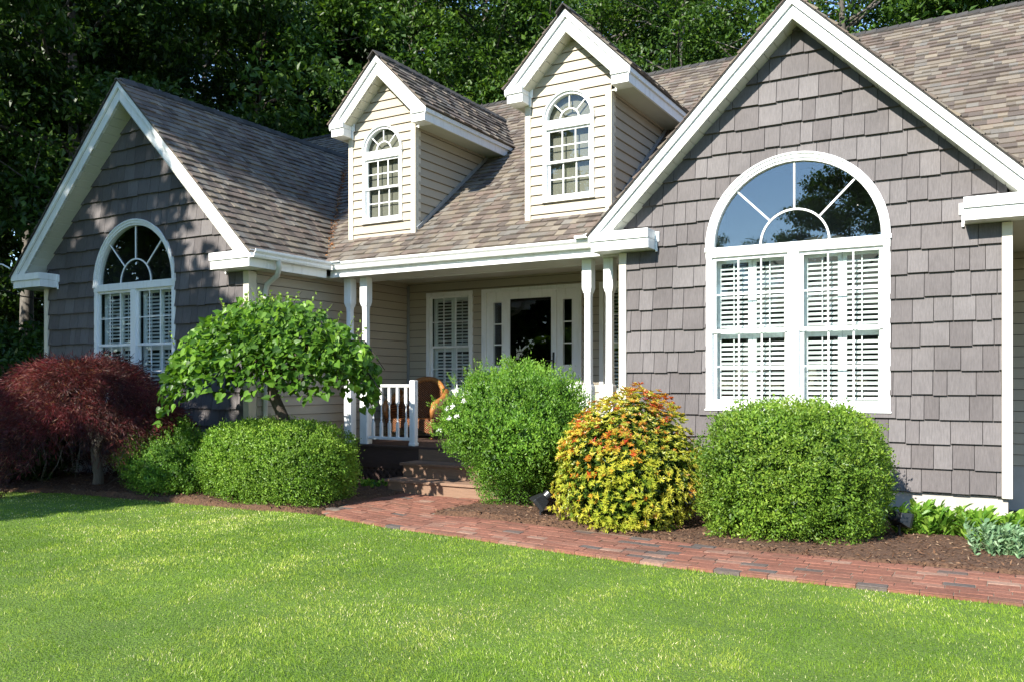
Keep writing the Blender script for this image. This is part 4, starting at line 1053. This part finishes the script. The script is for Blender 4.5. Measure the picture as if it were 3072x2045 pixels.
# ------------------------------------------------------------------ wicker chair
def chair():
    t = thing('wicker_armchair', 'brown woven wicker armchair on the porch beside the shuttered window', 'armchair', (-8.42, 11.48, H0-.90), rz=R_(10))
    def B(): return MB()
    s = B(); s.box(-.33, .33, -.30, .28, .26, .33); s.box(-.335, .335, -.32, -.30, .20, .335); s.build('seat', M['wicker'], t, raw=True, local=True, bevel=.02)
    # back: curved woven shell with a rolled top
    mb = B(); n = 22; rows = 10; vs = []
    def sh(a, k):
        top = .98-.30*abs(a)**2.4-(.10*max(0, abs(a)-.8)/.2); z = .30+(top-.30)*k
        x = .36*a*(1+.18*k); y = .26-.20*abs(a)**2.5+.09*k; return x, y, z
    for off in (0, .03):
        for j in range(rows+1):
            for i in range(n+1):
                x, y, z = sh(-1+2*i/n, j/rows); vs.append((x, y+off, z))
    w = n+1; o2 = (rows+1)*w; fs = []
    for j in range(rows):
        for i in range(n):
            a = j*w+i; fs += [(a, a+1, a+w+1, a+w), (o2+a+w, o2+a+w+1, o2+a+1, o2+a)]
    mb.add(vs, fs); mb.build('backrest', M['wicker'], t, raw=True, local=True, smooth=True)
    rim = [sh(-1+2*i/n, 1) for i in range(n+1)]; rim = [(x, y+.01, z) for x, y, z in rim]
    arms = [[(s_*.43, .18, .78), (s_*.46, .02, .66), (s_*.46, -.18, .60), (s_*.45, -.32, .56), (s_*.43, -.37, .46), (s_*.41, -.34, .34), (s_*.39, -.32, .2), (s_*.40, -.33, .06), (s_*.41, -.36, 0)] for s_ in (-1, 1)]
    mb = B(); mb.tube(rim, .045, 10); mb.build('back_rim', M['rattan'], t, raw=True, local=True, smooth=True)
    for a in arms:
        mb = B(); mb.tube(a[:6], [.05, .06, .065, .06, .045, .03], 10); mb.build('armrest', M['rattan'], t, raw=True, local=True, smooth=True)
        mb = B(); mb.tube(a[5:], [.032, .03, .024, .03], 8); mb.build('leg', M['wicker'], t, raw=True, local=True, smooth=True)
    for s_ in (-1, 1):
        mb = B(); mb.tube([(s_*.32, .26, .3), (s_*.33, .30, .1), (s_*.34, .34, 0)], [.03, .024, .028], 8); mb.build('leg', M['wicker'], t, raw=True, local=True, smooth=True)
        mb = B(); q = [(s_*.36, .26, .30), (s_*.40, .22, .62), (s_*.43, -.25, .55), (s_*.38, -.30, .28)]; mb.add(q+[(a-s_*.02, b, c) for a, b, c in q], [(0, 1, 2, 3), (7, 6, 5, 4), (0, 4, 5, 1), (1, 5, 6, 2), (2, 6, 7, 3), (3, 7, 4, 0)]); mb.build('side_panel', M['wicker'], t, raw=True, local=True)
    mb = B(); n = 12
    for i in range(n):
        x0, x1 = -.38+.76*i/n, -.38+.76*(i+1)/n; z0, z1 = .16-.06*math.cos(6.28*i/n)*1, .16-.06*math.cos(6.28*(i+1)/n)
        mb.add([(x0, -.33, z0), (x1, -.33, z1), (x1, -.33, .30), (x0, -.33, .30), (x0, -.31, z0), (x1, -.31, z1), (x1, -.31, .30), (x0, -.31, .30)], [(0, 1, 2, 3), (7, 6, 5, 4), (0, 4, 5, 1), (2, 6, 7, 3)])
    mb.build('apron', M['wicker'], t, raw=True, local=True)
chair()

# ------------------------------------------------------------------ trees
def tree_meshes(seed, h=15.0, spread=4.2, low=.22, n=26000, leaf=.17, clumps=85, trunk_r=.22, tpl=T_FOLD):
    rng = np.random.default_rng(seed); mb = MB(); tips = []
    bend = rng.normal(size=2)*.5
    tp = [(bend[0]*(k/8)**2, bend[1]*(k/8)**2, h*.95*k/8) for k in range(9)]
    mb.tube(tp, [trunk_r*(1-.1*k) for k in range(9)], 10, r=rng.random())
    for k in range(34):
        f = low+(1-low)*rng.random()**.9; f = min(f, .97); i = f*8*.999/.95*.95; i0 = int(min(i, 7)); fr_ = i-i0
        b = np.array(tp[i0])*(1-fr_)+np.array(tp[i0+1])*fr_
        an = rng.uniform(0, 6.28); prof = math.sin(math.pi*min(1, max(.08, (f-low*.4)/(1.12-low*.4))))**.7
        l = spread*prof*rng.uniform(.65, 1.15); el = rng.uniform(.1, .75)
        e = b+np.array([math.cos(an)*l*math.cos(el), math.sin(an)*l*math.cos(el), l*math.sin(el)*.8]); mid = (b+e)/2+rng.normal(size=3)*.25+[0, 0, .15]
        r0 = trunk_r*(1-.75*f)*.5; mb.tube([b, mid, e], [r0, r0*.6, r0*.2], 6, r=rng.random())
        tips += [e, mid+(e-mid)*.5]
        for q in range(3):
            s = mid+(e-mid)*rng.random(); e2 = s+rng.normal(size=3)*[.9, .9, .55]; mb.tube([s, (s+e2)/2+rng.normal(size=3)*.1, e2], [r0*.35, r0*.2, .008], 5, r=rng.random()); tips.append(e2)
    tips = np.array(tips); cc = np.concatenate([tips, tips[rng.integers(0, len(tips), clumps//3)]+rng.normal(size=(clumps//3, 3))*.5]); clumps = len(cc)
    per = n//clumps; P = []; 
    for c_ in cc:
        s = rng.uniform(.45, 1.0); q = rng.normal(size=(per, 3)); q = unit(q)*(rng.random((per, 1))**.45)*s*np.array([1.25, 1.25, .62]); P.append(c_+q)
    P = np.concatenate(P); m = len(P)
    A = rand_dirs(m, rng)+[0, 0, -.3]; Nn = rand_dirs(m, rng)*.7+[0, 0, .8]; L = rng.uniform(.6, 1.25, m)*leaf
    rnd = np.clip(rng.random(m)*.6+.4*vnoise(P*.9+20), 0, 1)
    V = np.array(mb.V); tm = mesh_np('trunk', V, [len(f) for f in mb.F], [i for f in mb.F for i in f], mb.R, True)
    return tm, leaf_mesh('crown', P, A, Nn, L, L*.62, rnd, tpl)
def put_tree(meshes, x, y, rz, s, mat, bark, label, group, name='broadleaf_tree', sz=None):
    t = thing(name, label, 'tree', (x, y, -.06), group, rz)
    t.scale = (s, s, sz or s)
    tm, cm_ = meshes
    for nm, me, mt in (('trunk', tm, bark), ('crown', cm_, mat)):
        o = bpy.data.objects.new(nm, me); COL.objects.link(o); o.parent = t
        if not len(me.materials): me.materials.append(mt)
        o.material_slots[0].link = 'OBJECT'; o.material_slots[0].material = mt
    return t
V1 = tree_meshes(101, 16, 4.6, .16, 44000, .19, 120)
V2 = tree_meshes(102, 18, 4.0, .30, 22000, .17, 40, .2)
V3 = tree_meshes(103, 14, 4.4, .10, 44000, .20, 110)
V4 = tree_meshes(104, 19, 4.6, .42, 16000, .17, 30, .24)
GRP = 'broadleaf trees of the wood behind the house'
rows = [  # x, y, variant, rot, scale, mat, bark
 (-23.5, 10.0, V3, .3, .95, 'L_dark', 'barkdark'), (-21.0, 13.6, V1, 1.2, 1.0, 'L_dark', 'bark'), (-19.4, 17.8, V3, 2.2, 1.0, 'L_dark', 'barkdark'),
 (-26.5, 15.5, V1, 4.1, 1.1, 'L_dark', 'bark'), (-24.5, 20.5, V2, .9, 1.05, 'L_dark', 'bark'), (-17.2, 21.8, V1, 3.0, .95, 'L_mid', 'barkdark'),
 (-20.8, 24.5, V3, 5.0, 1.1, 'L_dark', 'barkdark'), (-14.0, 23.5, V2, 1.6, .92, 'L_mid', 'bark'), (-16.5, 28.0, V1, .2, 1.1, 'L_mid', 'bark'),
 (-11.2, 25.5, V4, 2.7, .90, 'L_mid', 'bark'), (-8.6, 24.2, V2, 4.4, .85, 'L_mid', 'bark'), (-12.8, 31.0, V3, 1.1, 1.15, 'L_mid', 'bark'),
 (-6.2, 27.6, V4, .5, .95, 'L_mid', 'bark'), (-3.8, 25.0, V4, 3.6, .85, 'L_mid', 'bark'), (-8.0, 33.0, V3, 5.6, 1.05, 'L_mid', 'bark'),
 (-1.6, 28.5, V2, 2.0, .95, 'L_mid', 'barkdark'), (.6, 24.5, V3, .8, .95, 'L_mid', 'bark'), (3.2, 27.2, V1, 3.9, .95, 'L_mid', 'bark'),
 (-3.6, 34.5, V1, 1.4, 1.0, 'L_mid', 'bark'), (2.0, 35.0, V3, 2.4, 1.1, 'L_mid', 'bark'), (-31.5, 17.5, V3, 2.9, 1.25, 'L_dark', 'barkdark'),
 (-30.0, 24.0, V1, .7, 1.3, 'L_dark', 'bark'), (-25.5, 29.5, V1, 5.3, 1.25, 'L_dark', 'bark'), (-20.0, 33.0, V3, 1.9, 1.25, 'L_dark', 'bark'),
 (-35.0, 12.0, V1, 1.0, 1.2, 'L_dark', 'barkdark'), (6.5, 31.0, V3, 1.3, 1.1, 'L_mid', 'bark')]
def place_of(x, y):
    d = .5*(-x)+.866*y; u = .5+(.866*x+.5*y)/d*2560/3072
    for lim, ph in ((.0, 'just past the left edge of the picture'), (.06, 'at the left edge beside the left gable'), (.115, 'above the left slope of the left gable'), (.17, 'above the peak of the left gable'),
                    (.23, 'above the left wing ridge'), (.31, 'above the valley left of the left dormer'), (.39, 'above the left dormer'), (.47, 'between the two dormers'), (.55, 'above the right dormer'),
                    (.66, 'between the right dormer and right gable'), (.80, 'behind the right gable peak'), (9, 'above the main ridge at the right')):
        if u < lim: return ph
zones = {}
for r_ in rows: zones.setdefault(place_of(r_[0], r_[1]), []).append(r_)
for i, row in enumerate(rows):
    x, y, v, rz, s, mt, bk = row; ph = place_of(x, y); z_ = sorted(zones[ph], key=lambda q: q[1]); k = z_.index(row)
    rank = '' if len(z_) == 1 else ['nearest ', 'second nearest ', 'third nearest ', 'fourth nearest ', 'fifth nearest ', 'sixth nearest ', 'seventh nearest ', 'farthest '][k]
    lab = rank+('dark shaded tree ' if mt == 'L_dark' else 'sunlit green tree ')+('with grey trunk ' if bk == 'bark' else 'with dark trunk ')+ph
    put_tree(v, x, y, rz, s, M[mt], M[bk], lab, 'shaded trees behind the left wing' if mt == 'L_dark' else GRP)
# understorey bushes left of the house
def bush_mesh(seed, n=9000, leaf=.12):
    rng = np.random.default_rng(seed); d = rand_dirs(n, rng); d[:, 2] = np.abs(d[:, 2])
    P = d*(1+.5*(vnoise(d*2.2+seed)-.5))[:, None]*(rng.random((n, 1))**.35)*np.array([1.2, 1.2, 1.5]); P[:, 2] += .05; L = rng.uniform(.6, 1.2, n)*leaf
    return leaf_mesh('foliage', P, rand_dirs(n, rng), rand_dirs(n, rng)*.6+[0, 0, .8], L, L*.6, np.clip(rng.random(n)*.6+.3*vnoise(P*2+4), 0, 1), T_FOLD)
B1 = bush_mesh(5); B2 = bush_mesh(6)
ORD = ['fifth', 'seventh', 'fourth', 'eighth', 'third', 'second', 'tenth', 'eleventh', 'sixth', 'ninth', 'farthest']
for i, (x, y, s) in enumerate([(-17.0, 9.6, 1.25), (-19.0, 11.6, 1.5), (-16.6, 12.4, 1.3), (-21.5, 9.0, 1.5), (-18.6, 8.0, 1.1), (-15.9, 8.1, .85), (-23.0, 12.5, 1.9), (-26.0, 10.0, 1.8), (-19.0, 15.0, 1.8), (-22, 17, 2.0), (-28, 13.5, 2.2)]):
    t = thing('undergrowth_bush', ORD[i]+' dark undergrowth bush counting away from the left gable corner', 'bush', (x, y, 0), 'undergrowth bushes left of the house', i*1.3); t.scale = (s, s, s*1.1)
    o = bpy.data.objects.new('foliage', B1 if i % 2 else B2); COL.objects.link(o); o.parent = t
    if not len(o.data.materials): o.data.materials.append(M['L_dark'])
# low dark conifer-like shrub behind the maple's left side
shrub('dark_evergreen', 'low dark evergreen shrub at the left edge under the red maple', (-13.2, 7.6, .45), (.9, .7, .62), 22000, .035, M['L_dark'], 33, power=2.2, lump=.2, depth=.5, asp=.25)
# trees of the front garden, out of the picture to the left and behind the viewer: they shade the left wing and mirror in the panes
SUN_PATCHES = [(-11.0, 6.9, 1.65, .85), (-10.3, 6.7, 1.2, .4), (-11.9, 6.8, 1.4, .3), (-12.79, 8.5, 4.32, .24), (-12.36, 8.5, 4.05, .30), (-12.97, 8.5, 3.8, .20), (-12.1, 8.5, 4.9, .16),
        (-10.1, 8.5, 3.8, .34), (-10.25, 8.5, 3.36, .24), (-9.72, 8.5, 3.05, .30), (-9.4, 8.5, 2.8, .28), (-13.3, 8.5, 3.0, .16), (-9.55, 7.1, .7, .42), (-9.3, 8.5, 1.3, .25), (-11.8, 6.35, 0, .5)]
def shade_tree(c, rad, seed, n, leaf, label):
    rng = np.random.default_rng(seed); t = thing('broadleaf_tree', label, 'tree', (c[0], c[1], 0), 'front garden trees outside the picture')
    P, nr, tt = ellipsoid_shell(n, c, rad, rng, 3.2, -1.1, .12, 1.6, .95, seed)
    s_ = np.array(sdir)
    for gx, gy, gz, gr in SUN_PATCHES:      # leaves cut away along sun rays so light patches land at these points
        d_ = P-np.array([gx, gy, gz]); dist = np.linalg.norm(d_-(d_@s_)[:, None]*s_, axis=1)
        P = P[dist > gr*(.75+.6*vnoise(P*1.3+7))]
    m = len(P); L = rng.uniform(.7, 1.3, m)*leaf
    link('crown', leaf_mesh('crown', P, rand_dirs(m, rng), rand_dirs(m, rng)*.7+[0, 0, .8], L, L*.6, rng.random(m), T_FOLD), M['L_mid'], t)
    tl = [([(c[0], c[1], -.1), (c[0]+.2, c[1], c[2]*.5), (c[0], c[1], c[2]+rad[2]*.6)], [.28, .22, .06])]
    for k in range(26):
        d = Vector(rng.normal(size=3)).normalized(); e = Vector(c)+Vector((d.x*rad[0], d.y*rad[1], d.z*rad[2]))*.85; b = Vector((c[0], c[1], c[2]-rad[2]*.6+rng.random()*rad[2]*.8))
        tl.append(([b, (b+e)/2+Vector((0, 0, .3)), e], [.09, .05, .015]))
    stems(tl, M['bark'], t, 'trunk')
shade_tree((-16.45, -4.0, 16.7), (4.45, 3.6, 3.7), 71, 26000, .36, 'tall high-crowned tree outside the picture at the front left')
shade_tree((-15.3, -1.5, 6.75), (4.45, 3.2, 3.55), 72, 34000, .34, 'low-crowned tree outside the picture at the front left')
shade_tree((-24.6, -2.5, 9.0), (4.6, 4.0, 7.0), 73, 26000, .38, 'broad tree outside the picture at the far left')
ORD2 = ['first', 'second', 'third', 'fourth', 'fifth', 'sixth', 'seventh']
for i, (x, y, rz, s) in enumerate([(7.6, -24, 1.9, .9), (1.5, -26, .3, 1.0), (-3.6, -27, 4.6, 1.05), (-7.0, -28.5, 5.2, .86), (-10.8, -30, 2.2, .66), (-15.2, -29, 3.6, .66), (-19.5, -26, .9, .9)]):
    put_tree(V3, x, y, rz, s, M['L_mid'], M['bark'], ORD2[i]+' tree from the right across the front garden, mirrored in the window', 'trees across the front garden')

# dry leaves caught in the valley between the left wing roof and the main roof
def valley_litter():
    rng = np.random.default_rng(61); n = 700; t = rng.random(n)**.8; x = -8.78-2.5*t*.9; y = EY+(-x-8.765)*1.31+.03; z = EZ+GP*(y-EY)+H0+.035
    P = np.stack([x+rng.normal(size=n)*.03, y+rng.normal(size=n)*.035, z], 1); L = rng.uniform(.02, .05, n)
    o = link('fallen_leaves', leaf_mesh('fallen_leaves', P, rand_dirs(n, rng)*[1, 1, .3], np.tile([0, -.5, 1.], (n, 1))+rng.normal(size=(n, 3))*.4, L, L*.5, rng.random(n), T_FOLD), mat_tabs('dry_leaves', [(0, (.22, .07, .02)), (1, (.42, .19, .06))])); tag(o, 'orange dry leaves caught in the roof valley', 'leaves', kind='stuff')
valley_litter()
